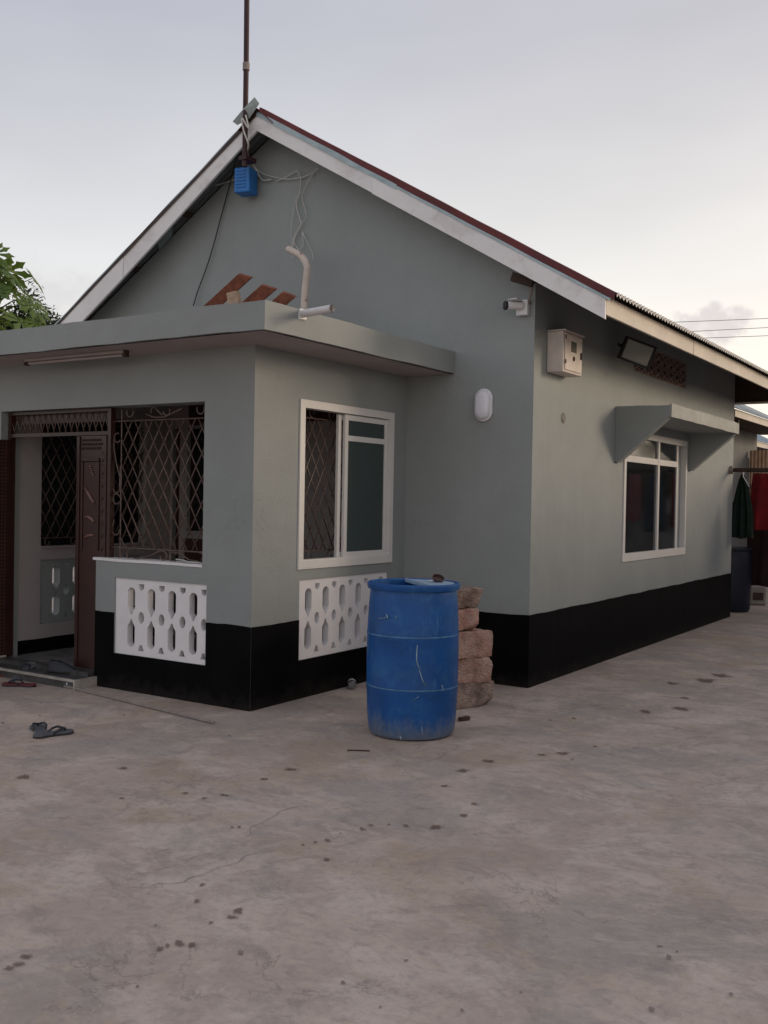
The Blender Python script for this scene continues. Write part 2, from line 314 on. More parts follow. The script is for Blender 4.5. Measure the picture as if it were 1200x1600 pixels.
# ------------------------------------------------------------------ mesh helpers
class MB:
    def __init__(s): s.v = []; s.f = []; s.m = []
    def add(s, verts, faces, mi=0):
        k = len(s.v); s.v += [tuple(x) for x in verts]; s.f += [[i+k for i in f] for f in faces]; s.m += [mi]*len(faces); return s
    def box(s, a, b, mi=0):
        (x0, y0, z0), (x1, y1, z1) = [min(p, q) for p, q in zip(a, b)], [max(p, q) for p, q in zip(a, b)]
        v = [(x0, y0, z0), (x1, y0, z0), (x1, y1, z0), (x0, y1, z0), (x0, y0, z1), (x1, y0, z1), (x1, y1, z1), (x0, y1, z1)]
        return s.add(v, [(0, 3, 2, 1), (4, 5, 6, 7), (0, 1, 5, 4), (1, 2, 6, 5), (2, 3, 7, 6), (3, 0, 4, 7)], mi)
    def beam(s, p, q, w, h, up=(0, 0, 1), mi=0):
        p, q = Vector(p), Vector(q); d = (q-p).normalized(); sd = d.cross(Vector(up)).normalized(); u = sd.cross(d)
        v = [c + sd*a*w/2 + u*b*h/2 for c in (p, q) for a, b in ((-1, -1), (1, -1), (1, 1), (-1, 1))]
        return s.add(v, [(0, 1, 2, 3)[::-1], (4, 5, 6, 7), (0, 1, 5, 4), (1, 2, 6, 5), (2, 3, 7, 6), (3, 0, 4, 7)], mi)
    def tube(s, pts, r, n=8, mi=0, cap=True):
        pts = [Vector(p) for p in pts]; k = len(s.v); rs = r if hasattr(r, '__len__') else [r]*len(pts)
        d0 = (pts[1]-pts[0]).normalized(); ref = Vector((0, 0, 1)) if abs(d0.z) < .9 else Vector((1, 0, 0))
        nrm = d0.cross(ref).normalized()
        for i, p in enumerate(pts):
            d = (pts[min(i+1, len(pts)-1)]-pts[max(i-1, 0)]).normalized()
            nrm = (nrm - d*nrm.dot(d)).normalized(); b = d.cross(nrm)
            for j in range(n):
                a = 2*math.pi*j/n; s.v.append(tuple(p + rs[i]*(math.cos(a)*nrm + math.sin(a)*b)))
        for i in range(len(pts)-1):
            for j in range(n):
                s.f.append([k+i*n+j, k+i*n+(j+1) % n, k+(i+1)*n+(j+1) % n, k+(i+1)*n+j]); s.m.append(mi)
        if cap:
            s.f.append([k+j for j in range(n)][::-1]); s.m.append(mi)
            s.f.append([k+(len(pts)-1)*n+j for j in range(n)]); s.m.append(mi)
        return s
    def prism(s, poly, fn, a, b, mi=0):
        """poly of (u, w); fn(u, w, t) -> point; between t=a and t=b"""
        n = len(poly); v = [fn(u, w, a) for u, w in poly]+[fn(u, w, b) for u, w in poly]
        return s.add(v, [list(range(n))[::-1], list(range(n, 2*n))]+[(i, (i+1) % n, n+(i+1) % n, n+i) for i in range(n)], mi)
    def lathe(s, prof, n=40, mi=0):
        k = len(s.v)
        for r, z in prof:
            for j in range(n):
                a = 2*math.pi*j/n; s.v.append((r*math.cos(a), r*math.sin(a), z))
        for i in range(len(prof)-1):
            for j in range(n):
                s.f.append([k+i*n+j, k+i*n+(j+1) % n, k+(i+1)*n+(j+1) % n, k+(i+1)*n+j]); s.m.append(mi)
        return s
    def build(s, name, mats, parent=None, smooth=False, weld=False, loc=None):
        me = bpy.data.meshes.new(name); me.from_pydata(s.v, [], s.f)
        for m in ([mats] if isinstance(mats, str) else mats): me.materials.append(MATS[m])
        me.polygons.foreach_set('material_index', s.m)
        bm = bmesh.new(); bm.from_mesh(me)
        if weld: bmesh.ops.remove_doubles(bm, verts=bm.verts, dist=1e-5)
        bmesh.ops.recalc_face_normals(bm, faces=bm.faces); bm.to_mesh(me); bm.free()
        if smooth:
            me.polygons.foreach_set('use_smooth', [True]*len(me.polygons))
            if smooth is not True: me.set_sharp_from_angle(angle=R(smooth))
        o = bpy.data.objects.new(name, me); COL.objects.link(o)
        if parent: o.parent = parent
        if loc: o.location = loc
        return o
def tag(o, label=None, cat=None, group=None, kind=None):
    for k, v in (('label', label), ('category', cat), ('group', group), ('kind', kind)):
        if v: o[k] = v
    return o
def empty(name, label=None, cat=None, group=None, loc=(0, 0, 0), parent=None):
    o = bpy.data.objects.new(name, None); COL.objects.link(o); o.location = loc; o.empty_display_size = .1
    if parent: o.parent = parent
    return tag(o, label, cat, group)
def shift(o, base):
    """give a one-mesh thing its origin at its base: move the mesh data, not the look"""
    b = Vector(base); o.data.transform(Matrix.Translation(-b)); o.location = b; return o
def bevel(o, w, seg=2):
    m = o.modifiers.new('bevel', 'BEVEL'); m.width = w; m.segments = seg; m.limit_method = 'ANGLE'; m.angle_limit = R(40); return o
def wall(name, axis, face, t, u0, u1, z0, z1, holes, mats, parent, mi_front=0, mi_back=0, mi_rev=0):
    """a plastered wall with rectangular openings. axis 'x': runs along X with its outer face at Y=face, thickness t towards +Y (t may be negative);
    axis 'y': runs along Y with its face at X=face"""
    us = sorted({u0, u1, *[h[0] for h in holes], *[h[1] for h in holes]}); us = [u for u in us if u0 <= u <= u1]
    zs = sorted({z0, z1, *[h[2] for h in holes], *[h[3] for h in holes]}); zs = [z for z in zs if z0 <= z <= z1]
    P = (lambda u, z, d: (u, face+d, z)) if axis == 'x' else (lambda u, z, d: (face+d, u, z))
    def solid(i, j):
        if i < 0 or j < 0 or i >= len(us)-1 or j >= len(zs)-1: return False
        a, b = (us[i]+us[i+1])/2, (zs[j]+zs[j+1])/2
        return not any(h[0] < a < h[1] and h[2] < b < h[3] for h in holes)
    mb = MB()
    for i in range(len(us)-1):
        for j in range(len(zs)-1):
            if not solid(i, j): continue
            a, b, c, d = us[i], us[i+1], zs[j], zs[j+1]
            mb.add([P(a, c, 0), P(b, c, 0), P(b, d, 0), P(a, d, 0)], [(0, 1, 2, 3)], mi_front)
            mb.add([P(a, c, t), P(b, c, t), P(b, d, t), P(a, d, t)], [(3, 2, 1, 0)], mi_back)
            for (ii, jj, e) in ((i-1, j, ((a, c), (a, d))), (i+1, j, ((b, c), (b, d))), (i, j-1, ((a, c), (b, c))), (i, j+1, ((a, d), (b, d)))):
                if not solid(ii, jj):
                    (p, q), (r, s_) = e; mb.add([P(p, q, 0), P(r, s_, 0), P(r, s_, t), P(p, q, t)], [(0, 1, 2, 3)], mi_rev)
    return mb.build(name, mats, parent, weld=True)
def rough_box(name, a, b, step, amp, m, parent=None, seed=0, freq=3.0, edge=None):
    """a hand-cast slab or a rough stone: a box cut into cells whose faces wander"""
    bm = bmesh.new(); a, b = Vector(a), Vector(b); sz = b-a
    n = [max(1, int(round(abs(sz[i])/step))) for i in range(3)]
    vs = {}
    def V(i, j, k):
        if (i, j, k) not in vs:
            p = Vector((a.x+sz.x*i/n[0], a.y+sz.y*j/n[1], a.z+sz.z*k/n[2]))
            w = Vector([noise.noise(p*freq+Vector((seed*7.1+s, s*3.3, s))) for s in (0, 11, 23)])*amp
            w += Vector([noise.noise(p*freq*4+Vector((seed*3.1+s, s*5.3, s))) for s in (3, 17, 29)])*amp*.45
            if edge:                                    # worn corners: pull edge vertices in
                k_ = sum(1 for c, m_ in ((i, n[0]), (j, n[1]), (k, n[2])) if c in (0, m_))
                if k_ >= 2: p = p + ((a+b)/2-p).normalized()*edge*(k_-1)
            vs[i, j, k] = bm.verts.new(p+w)
        return vs[i, j, k]
    for ax in range(3):
        o1, o2 = [q for q in range(3) if q != ax]
        for side in (0, n[ax]):
            for p in range(n[o1]):
                for q in range(n[o2]):
                    c = []
                    for dp, dq in ((0, 0), (1, 0), (1, 1), (0, 1)):
                        ix = [0, 0, 0]; ix[ax] = side; ix[o1] = p+dp; ix[o2] = q+dq; c.append(V(*ix))
                    bm.faces.new(c)
    bmesh.ops.recalc_face_normals(bm, faces=bm.faces)
    me = bpy.data.meshes.new(name); bm.to_mesh(me); bm.free(); me.materials.append(MATS[m])
    o = bpy.data.objects.new(name, me); COL.objects.link(o)
    if parent: o.parent = parent
    return o
def plate_with_holes(name, P, u0, u1, z0, z1, loops, d0, d1, m, parent):
    """a pierced block panel: a sheet from d0 to d1 with real holes; P(u, z, d) -> point"""
    bm = bmesh.new(); outer = [(u0, z0), (u1, z0), (u1, z1), (u0, z1)]
    for lp in [outer]+loops:
        vv = [bm.verts.new((u, 0, z)) for u, z in lp]
        for i in range(len(vv)): bm.edges.new((vv[i], vv[(i+1) % len(vv)]))
    bmesh.ops.triangle_fill(bm, use_beauty=True, use_dissolve=False, edges=bm.edges[:])
    front = bm.faces[:]
    r = bmesh.ops.extrude_face_region(bm, geom=front)
    for e in r['geom']:
        if isinstance(e, bmesh.types.BMVert): e.co.y = 1
    for v in bm.verts: v.co = Vector(P(v.co.x, v.co.z, d0 if v.co.y < .5 else d1))
    bmesh.ops.recalc_face_normals(bm, faces=bm.faces)
    me = bpy.data.meshes.new(name); bm.to_mesh(me); bm.free(); me.materials.append(MATS[m])
    o = bpy.data.objects.new(name, me); COL.objects.link(o); o.parent = parent; return o
def breeze_loops(u0, u1, z0, z1, n, first, pitch):
    """pairs of tall round-ended slots, round eyes between them, half eyes along top and bottom"""
    H = z1-z0; zc = (z0+z1)/2; L = []
    def inside(lp): return all(u0+.008 < u < u1-.008 and z0+.008 < z < z1-.008 for u, z in lp)
    def clamp(lp): return [(min(max(u, u0+.012), u1-.012), z) for u, z in lp]
    for i in range(n):
        u = first+pitch*i; w = pitch*.185
        for s in (1, -1):
            zi, zo = zc+s*H*.030, zc+s*H*.385
            lp = [(u-.008, zi), (u+.008, zi), (u+w*.4, zi+s*H*.035), (u+w, zi+s*H*.095), (u+w, zo-s*w*.9)]
            lp += [(u+w*math.cos(a), zo-s*w*.9+s*w*.95*math.sin(a)) for a in (R(25), R(50), R(72), R(90), R(108), R(130), R(155))]
            lp += [(u-w, zo-s*w*.9), (u-w, zi+s*H*.095), (u-w*.4, zi+s*H*.035)]
            L.append(lp)
        e = u+pitch/2
        L.append([(e+.032*math.cos(a*math.pi/5), zc+.048*math.sin(a*math.pi/5)) for a in range(10)])
        L.append([(e-.033, zc-H*.435), (e+.033, zc-H*.435), (e+.012, zc-H*.355), (e-.012, zc-H*.355)])
        L.append([(e-.030, zc+H*.44), (e+.030, zc+H*.44), (e+.028, zc+H*.385), (e, zc+H*.355), (e-.028, zc+H*.385)])
    out = []
    for lp in L:
        if inside(lp): out.append(lp)
        else:
            lp = clamp(lp)
            if max(u for u, z in lp)-min(u for u, z in lp) > .02: out.append(lp)
    return out
def scroll(P, cu, cz, r, a0, turns, n=18, tail=None):
    pts = []
    for i in range(n+1):
        k = i/n; a = a0+turns*2*math.pi*k; rr = r*(1-.55*k); pts.append(P(cu+rr*math.cos(a), cz+rr*math.sin(a)))
    if tail: pts = [P(*tail)]+pts
    return pts
def lattice(parent, P, u0, u1, z0, z1, pitch, slope, r=.0055, m='iron_brown', name='bar'):
    """crossed diagonal bars clipped to a rectangle, every bar its own piece"""
    for s in (1, -1):
        span = (z1-z0)/slope; k = -span; off = 0 if s == 1 else pitch*.5
        while k < (u1-u0)+span:
            ua = u0+k+off; A = (ua, z0) if s == 1 else (ua, z1); B = (ua+span, z1) if s == 1 else (ua+span, z0)
            t0, t1 = 0.0, 1.0; du = B[0]-A[0]
            t0 = max(t0, (u0-A[0])/du); t1 = min(t1, (u1-A[0])/du)
            if t1-t0 > .06:
                p = (A[0]+du*t0, A[1]+(B[1]-A[1])*t0); q = (A[0]+du*t1, A[1]+(B[1]-A[1])*t1)
                MB().tube([P(*p, .004*s), P(*q, .004*s)], r, 6).build(name, m, parent, smooth=True)
            k += pitch

# ------------------------------------------------------------------ setting: yard
g = MB(); g.add([(-250, -120, 0), (250, -120, 0), (250, 380, 0), (-250, 380, 0)], [(0, 1, 2, 3)])
ground = tag(g.build('ground', 'yard_concrete'), 'mauve grey cement yard with stains and skim coat laps', kind='structure')
def blob(name, m, cx, cy, rx, ry, rot, z, seed, rings=4, n=22, wob=.75):
    me = bpy.data.meshes.new(name); v = [(0, 0, 0)]; f = []; soft = [1.0]
    for k in range(1, rings+1):
        q = k/rings
        for j in range(n):
            a = 2*math.pi*j/n; w = 1+wob*noise.noise(Vector((math.cos(a)*1.7+seed*3.7, math.sin(a)*1.7, seed*1.9)))
            x, y = rx*q*w*math.cos(a), ry*q*w*math.sin(a)
            v.append((x*math.cos(rot)-y*math.sin(rot), x*math.sin(rot)+y*math.cos(rot), 0)); soft.append(1-q)
    for j in range(n): f.append((0, 1+j, 1+(j+1) % n))
    for k in range(rings-1):
        for j in range(n): f.append((1+k*n+j, 1+(k+1)*n+j, 1+(k+1)*n+(j+1) % n, 1+k*n+(j+1) % n))
    me.from_pydata(v, [], f); at = me.attributes.new('soft', 'FLOAT', 'POINT'); at.data.foreach_set('value', soft); me.materials.append(MATS[m])
    o = bpy.data.objects.new(name, me); COL.objects.link(o); o.parent = ground; o.location = (cx, cy, z); return o
spots = [(373,1424,11,6),(362,1434,9,3),(279,1475,9,5),(262,1479,7,5),(40,1496,12,5),(15,1514,10,4),(28,1508,12,3),(251,1484,9,5),(300,1478,6,4),
 (308,1409,5,3),(316,1384,4,3),(493,1317,3,2),(474,1321,4,2),(512,1314,6,4),(566,1296,6,4),(580,1290,5,2),(532,1303,2,2),(511,1344,8,4),(680,1293,11,4),
 (634,1291,6,3),(608,1289,3,2),(724,1275,6,4),(741,1257,6,4),(694,1229,7,2),(764,1190,9,3),(722,1205,9,3),(880,1178,12,3),(845,1180,10,2),(930,1167,5,3),
 (38,1215,11,4),(192,1201,8,2),(363,1294,3,2),(374,1293,4,2),(330,1443,4,2),(536,1536,4,3),(722,1580,4,3),(814,1552,2,2),(860,1126,3,2),(897,1123,4,2),
 (1031,1480,9,2),(1058,1488,3,2),(1070,1091,10,3),(1007,1112,11,4),(1065,1108,12,4),(1125,1056,24,5),(1105,1064,14,4),(1050,1068,9,2),(215,1543,4,2),(595,1575,3,2),(635,1502,4,2),(190,1248,6,2),(290,1240,8,2),(350,1243,10,2),(320,1248,7,2),(412,1218,8,2),(455,1203,12,2)]
for i, (x, y, rx, ry) in enumerate(spots):
    p = on(x, y, Z=0); dep = (p-CAM).length; k_ = random.uniform(.8, 1.25); sx = rx*dep/F*1.15*k_; sy = ry*dep/F*dep/1.57*1.0*k_
    blob('stain', 'stain_brown', p.x, p.y, sx, min(sy, sx*1.6), YAW*-1+random.uniform(-.2, .2), .004+.0003*(i % 4), i)
def crack(pts, seed, w=.0022):
    P3 = [on(x, y, Z=.0032) for x, y in pts]; mb = MB(); fine = []
    for a, b in zip(P3, P3[1:]):
        for k in range(10): fine.append(a.lerp(b, k/10))
    fine = [p+Vector((noise.noise(p*9+Vector((seed, 0, 0))), noise.noise(p*9+Vector((0, seed, 5))), 0))*.05 for p in fine]
    for i in range(len(fine)-1):
        d = (fine[i+1]-fine[i]).normalized(); s = Vector((-d.y, d.x, 0))*w*(.4+abs(noise.noise(fine[i]*6)))
        mb.add([fine[i]-s, fine[i]+s, fine[i+1]+s, fine[i+1]-s], [(0, 1, 2, 3)])
    mb.build('crack', 'stain_line', ground)
mat('stain_line', (.22, .19, .175), .9, .3, 20, 0)
for i, c in enumerate([[(235,1382),(290,1378),(345,1355),(415,1330)],[(250,1335),(275,1322)],[(380,1310),(400,1290),(440,1268),(470,1258)],[(660,1190),(690,1182),(722,1162)],
      [(880,1082),(940,1105),(990,1118),(1040,1135)],[(800,1100),(805,1115)],[(830,1180),(880,1176),(930,1170)]]): crack(c, i*3.3)

# ------------------------------------------------------------------ the house
house = empty('house', 'grey green plastered bungalow with black base, tin gable roof and front porch', 'house')
HB = .61
RZ = lambda X: 5.185-.568*abs(X+2.8)          # underside of the roof sheets
# gable wall (behind the porch it is the porch's back wall)
GH = [(-3.92, -2.7, 1.17, 2.27), (-4.13, -4.03, .12, 2.27)]
wall('gable_wall', 'x', 0, .2, -5.6, 0, -.05, 3.3, GH, ['wall_paint', 'inner_paint'], house, 0, 1, 0)
mb = MB(); mb.prism([(-5.6, 3.3), (0, 3.3), (0, RZ(0)-.02), (-2.8, RZ(-2.8)-.02), (-5.6, 5.165-.615*2.8)], lambda u, w, t: (u, t, w), 0, .2)
mb.build('gable_peak', 'wall_paint', house)
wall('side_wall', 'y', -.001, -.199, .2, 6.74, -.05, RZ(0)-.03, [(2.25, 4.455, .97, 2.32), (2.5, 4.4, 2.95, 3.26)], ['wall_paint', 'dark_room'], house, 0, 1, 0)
wall('rear_wall', 'x', 6.74, -.2, -5.6, -.2, -.05, 3.4, [], ['wall_paint'], house)
wall('far_side_wall', 'y', -5.6, .2, .2, 6.54, -.05, 3.4, [], ['wall_paint'], house)
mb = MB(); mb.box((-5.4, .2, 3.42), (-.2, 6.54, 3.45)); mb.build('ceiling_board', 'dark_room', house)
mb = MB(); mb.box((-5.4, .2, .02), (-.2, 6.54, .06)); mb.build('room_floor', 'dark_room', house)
mb = MB(); mb.box((-5.4, 2.3, .06), (-.2, 2.4, 3.42)); mb.build('partition_wall', 'inner_paint', house)
def band(name, axis, face, u0, u1, h, skip=(), out=.004, flip=1):
    """black base paint, a skin a few millimetres proud with a hand-cut wavy top"""
    mb = MB(); n = max(2, int((u1-u0)/.08))
    us = [u0+(u1-u0)*i/n for i in range(n+1)]
    P = (lambda u, z, d: (u, face-d, z)) if axis == 'x' else (lambda u, z, d: (face+d, u, z))
    us = sorted(set(us) | {x for k in skip for x in k[:2]})
    for a, b in zip(us, us[1:]):
        lo = [k[2] for k in skip if k[0] <= (a+b)/2 <= k[1]]
        if lo:
            mb.add([P(a, -.04, out*flip), P(b, -.04, out*flip), P(b, lo[0], out*flip), P(a, lo[0], out*flip), P(a, lo[0], 0), P(b, lo[0], 0)], [(0, 1, 2, 3), (3, 2, 5, 4)]); continue
        za = h+.008*noise.noise(Vector((a*2.3, h, 3)))+.004*noise.noise(Vector((a*11, h, 5))); zb = h+.008*noise.noise(Vector((b*2.3, h, 3)))+.004*noise.noise(Vector((b*11, h, 5)))
        mb.add([P(a, -.04, out*flip), P(b, -.04, out*flip), P(b, zb, out*flip), P(a, za, out*flip), P(a, za, 0), P(b, zb, 0)], [(0, 1, 2, 3), (3, 2, 5, 4)])
    return mb.build(name, 'black_paint', house)
band('base_band', 'x', 0, -1.245, .004, HB); band('base_band', 'y', 0, -.004, 6.74, HB)

# porch
PX, PY, PF = -1.2406, -2.1157, .10
po, pl, hp, hl, JX = -1.7266, -2.8955, 1.027, 2.28, -4.14
bz0, bz1, b0, b1 = .29, .897, -2.67, -1.68
wall('porch_front_wall', 'x', PY, .2, -4.40, PX, -.05, 2.68,
     [(JX, pl, -.05, hl), (pl, po, hp, hl), (b0, b1, bz0, bz1)], ['wall_paint_shaded', 'inner_paint', 'white_paint'], house, 0, 1, 0)
a0, a1, wz0, wz1, c0, c1, cz0, cz1 = -1.5707, -.2357, 1.02, 2.319, -1.546, -.272, .30, .925
wall('porch_side_wall', 'y', PX, -.2, PY+.2, 0, -.05, 2.68, [(a0, a1, wz0, wz1), (c0, c1, cz0, cz1)], ['wall_paint_shaded', 'inner_paint'], house, 0, 1, 0)
mb = MB(); mb.box((PX-.2, PY+.0005, -.05), (PX-.0005, PY+.2, -.02)); 
LX = -4.16
wall('porch_left_wall', 'y', LX, -.2, PY+.2, 0, -.05, 2.68, [(-1.66, -.36, 1.06, 2.32), (-1.66, -.40, .355, .95)], ['inner_paint', 'wall_paint_shaded'], house, 0, 1, 0)
band('base_band', 'x', PY, pl, PX+.004, .617, [(b0, b1, bz0)]); band('base_band', 'y', PX, PY, 0, .617, [(c0, c1, cz0)])
band('inner_band', 'y', LX, PY+.2, 0, .225)
# parapet end (the pier's reveal at the door) in black below
mb = MB(); mb.box((pl-.004, PY+.001, -.04), (pl+.001, PY+.2, .61)); mb.build('base_band', 'black_paint', house)
mb = MB(); mb.box((JX-.02, PY+.2, -.04), (LX+.004, PY+.204, .22)); 
mb = MB(); mb.box((-4.16, PY+.01, .0), (PX-.2, 0, PF)); mb.build('porch_floor', 'tile_floor', house)
# door step with a pale nosing
st = MB().box((-4.6, PY-.215, 0), (pl+.02, PY-.0045, .075)).build('door_step', 'step_dark', house)
MB().box((-4.6, PY-.235, .060), (pl+.035, PY-.2155, .081)).build('step_nosing', 'nosing', house)
MB().box((pl+.0205, PY-.2355, .0), (pl+.036, PY-.005, .0805)).build('step_nosing', 'nosing', house)
MB().box((-4.6, PY-.06, .0755), (pl-.01, PY+.06, .112)).build('threshold', 'step_dark', house)
# parapet coping, hand smoothed
cp = rough_box('parapet_coping', (pl-.03, PY-.006, hp+.001), (po-.001, PY+.205, hp+.022), .06, .004, 'white_paint', house, 5)
# pierced block panels
PF_front = lambda u, z, d: (u, PY+d, z)
plate_with_holes('pierced_block_panel', PF_front, b0+.001, b1-.001, bz0+.001, bz1-.001, breeze_loops(b0, b1, bz0, bz1, 4, -2.49, .2225), .010, .068, 'white_paint', house)
PS_side = lambda u, z, d: (PX-d, u, z)
plate_with_holes('pierced_block_panel', PS_side, c0+.001, c1-.001, cz0+.001, cz1-.001, breeze_loops(c0, c1, cz0, cz1, 6, -1.415, .2335), .010, .068, 'white_paint', house)
PL_in = lambda u, z, d: (LX-d, u, z)
plate_with_holes('pierced_block_panel', PL_in, -1.659, -.401, .356, .949, breeze_loops(-1.66, -.40, .355, .95, 5, -1.47, .24), .015, .10, 'wall_paint_shaded', house)
# thin white paint edges round the side panel
# flat roof slab of the porch, hand cast and slightly wavy
SX, SY, S0, S1 = -.749, -2.610, 2.677, 2.868
slab = rough_box('porch_slab', (-5.2, SY, S0), (SX, -.002, S1), .085, .007, 'wall_paint_shaded', house, 2, 2.2)
mb = MB(); mb.add([(-5.19, SY+.03, S0-.006), (SX-.03, SY+.03, S0-.006), (SX-.03, -.003, S0-.006), (-5.19, -.003, S0-.006)], [(0, 1, 2, 3)])
mb.build('slab_soffit', 'soffit_paint', house)
# rain spout through the slab edge
sp = on(519, 482, X=-.43)
spout = MB(); spout.tube([(SX-.1, -2.215, 2.836), (SX, -2.212, 2.838), sp], .027, 14, cap=False); spout.tube([sp+Vector((.0005, 0, 0)), Vector((SX, -2.212, 2.838))], .021, 14, cap=False)
spout.build('rain_spout', 'pvc_white', house, smooth=True)
rough_box('spout_mortar', (SX-.02, -2.25, 2.80), (SX+.012, -2.175, 2.872), .02, .008, 'white_paint', house, 9, 9)
# tube light batten under the slab
tl = empty('tube_light', 'unlit fluorescent tube batten under the porch slab edge', 'light', loc=(-2.9, -2.36, S0))
mb = MB(); mb.box((-.58, -.03, -.030), (.58, .03, -.009)); mb.build('batten', 'soffit_paint', tl)
mb = MB(); mb.tube([(-.55, -.005, -.044), (.55, -.005, -.044)], .011, 10); mb.build('tube', 'soffit_paint', tl, smooth=40)
for s in (-1, 1): MB().box((s*.585-.012, -.02, -.058), (s*.585+.012, .02, -.009)).build('end_holder', 'dark_wood', tl)

# porch side window: sliding aluminium, left half open
def alu(parent, name, P, rects, d0, d1, m='alu_white'):
    for (ua, ub, za, zb) in rects:
        mb = MB(); v = [P(u, z, d) for d in (d0, d1) for u, z in ((ua, za), (ub, za), (ub, zb), (ua, zb))]
        mb.add(v, [(0, 1, 2, 3), (4, 5, 6, 7), (0, 1, 5, 4), (1, 2, 6, 5), (2, 3, 7, 6), (3, 0, 4, 7)]); mb.build(name, m, parent)
def pane(parent, P, ua, ub, za, zb, d, m):
    alu(parent, 'pane', P, [(ua, ub, za, zb)], d, d+.005, m)
def frame_rects(ua, ub, za, zb, w):
    return [(ua, ub, zb-w, zb), (ua, ub, za, za+w), (ua, ua+w, za+w, zb-w), (ub-w, ub, za+w, zb-w)]
w1 = empty('porch_window', parent=house)
alu(w1, 'frame', PS_side, frame_rects(a0-.01, a1+.01, wz0-.01, wz1+.01, .062), -.014, .075)
mid = (a0+a1)/2-.06
alu(w1, 'track', PS_side, [(a0+.052, a1-.052, wz0+.052, wz0+.062)], .004, .07)
S = PS_side
alu(w1, 'sash', S, frame_rects(mid+.02, a1-.056, wz0+.058, wz1-.058, .045)+[(mid+.065, a1-.101, 2.045, 2.09)], .012, .036)
pane(w1, S, mid+.06, a1-.1, wz0+.1, 2.05, .022, 'glass_green'); pane(w1, S, mid+.06, a1-.1, 2.085, wz1-.1, .022, 'glass_green')
alu(w1, 'sash', S, frame_rects(mid-.035, a1-.09, wz0+.06, wz1-.06, .042), .042, .066)
wg = empty('window_grille', parent=house)
G2 = lambda u, z, d=0: (PX-.13+d, u, z)
lattice(wg, G2, a0+.01, a1-.01, wz0+.12, wz1-.11, .118, 1.75)
for z in (wz0+.12, wz1-.11): MB().tube([G2(a0, z), G2(a1, z)], .006, 6).build('rail', 'iron_brown', wg)
for u in (a0+.06, a0+.33, a0+.6, a0+.9, a0+1.2):
    for z, s in ((wz0+.06, 1), (wz1-.055, -1)):
        MB().tube(scroll(G2, u, z, .05, R(90*s), .9*s), .005, 6).build('scroll', 'iron_brown', wg, smooth=True)

# porch front grille above the parapet
fg = empty('porch_grille', parent=house)
GF = lambda u, z, d=0: (u, PY+.10+d, z)
gx0, gx1, gz0, gz1 = -2.725, -1.728, 1.135, 2.165
lattice(fg, GF, gx0, gx1, gz0, gz1, .1155, 1.72)
for z in (gz0, gz1): MB().tube([GF(-2.83, z), GF(gx1, z)], .006, 6).build('rail', 'iron_brown', fg)
MB().tube([GF(gx0, hp+.01), GF(gx0, 2.26)], .006, 6).build('upright', 'iron_brown', fg)
def curl(pts, r=.0062): MB().tube([GF(*p) for p in pts], r, 6).build('scroll', 'iron_brown', fg, smooth=True)
def arc(cu, cz, r, d0, d1, n=12): return [(cu+r*math.cos(R(d0+(d1-d0)*i/n)), cz+r*math.sin(R(d0+(d1-d0)*i/n))) for i in range(n+1)]
for u in (-2.63, -1.86): curl(arc(u, 2.235, .038, 150, 390))
curl(arc(-2.36, 2.232, .035, 200, 20)+[(-2.27, 2.20)]+arc(-2.22, 2.232, .035, 180, 400)); curl([(-2.45, 2.215), (-2.36, 2.185), (-2.24, 2.185), (-2.12, 2.225), (-2.06, 2.245)])
curl(arc(-2.775, 2.03, .038, 330, 60)+arc(-2.775, 2.03, .038, 60, 180)+[(-2.815, 1.95), (-2.775, 1.80), (-2.735, 1.70)])
curl([(-2.735, 1.80)]+arc(-2.775, 1.62, .04, 30, -180)); curl(arc(-2.775, 1.53, .042, 20, 330)); curl([(-2.80, 1.36)]+arc(-2.78, 1.28, .045, 160, 360))
curl(arc(-2.60, 1.085, .045, 120, 290)+[(-2.50, 1.06), (-2.36, 1.09), (-2.28, 1.125)]+arc(-2.235, 1.09, .035, 90, -170))
curl(arc(-2.13, 1.085, .038, 30, 300)); curl([(-2.15, 1.128), (-2.05, 1.115), (-1.96, 1.07), (-1.86, 1.06)]); curl(arc(-1.845, 1.09, .042, 110, -150)); curl(arc(-1.80, 1.065, .03, 0, 200))
MB().tube([(-2.03, PY+.03, 1.075), (-1.97, PY+.05, 1.068), (-1.90, PY+.03, 1.06), (-1.82, PY+.06, 1.058), (-1.75, PY+.03, 1.055)], .005, 6).build('loose_cord', 'wire_white', fg, smooth=True)

# the double door: wide leaf open outwards, narrow carved leaf shut, lattice transom
DY = PY+.085
df = empty('door_frame', parent=house)
MB().box((-2.852, DY-.02, .112), (-2.815, DY+.03, 2.275)).build('post', 'brown_door', df)
MB().box((JX+.015, DY-.02, .112), (JX+.05, DY+.03, 2.275)).build('post', 'brown_door', df)
MB().box((JX+.05, DY-.02, 2.055), (-2.852, DY+.03, 2.085)).build('rail', 'brown_door', df)
MB().box((JX+.05, DY-.02, 2.25), (-2.852, DY+.03, 2.275)).build('rail', 'brown_door', df)
GT = lambda u, z, d=0: (u, DY+d, z)
lattice(df, GT, JX+.05, -2.852, 2.085, 2.25, .075, 2.6, .005)
MB().box((JX+.05, DY+.03, 2.17), (-2.852, DY+.034, 2.25)).build('transom_sheet', 'brown_door', df)
nl = empty('narrow_door_leaf', parent=house)
n0, n1 = -3.215, -2.856
MB().box((n0, DY-.018, .115), (n1, DY+.022, 2.05)).build('panel', 'brown_door', nl)
bevel(MB().box((n0, DY-.030, .115), (n0+.035, DY-.0185, 2.05)).build('stile', 'brown_door', nl), .004)
bevel(MB().box((n1-.06, DY-.030, .115), (n1, DY-.0185, 2.05)).build('stile', 'brown_door', nl), .004)
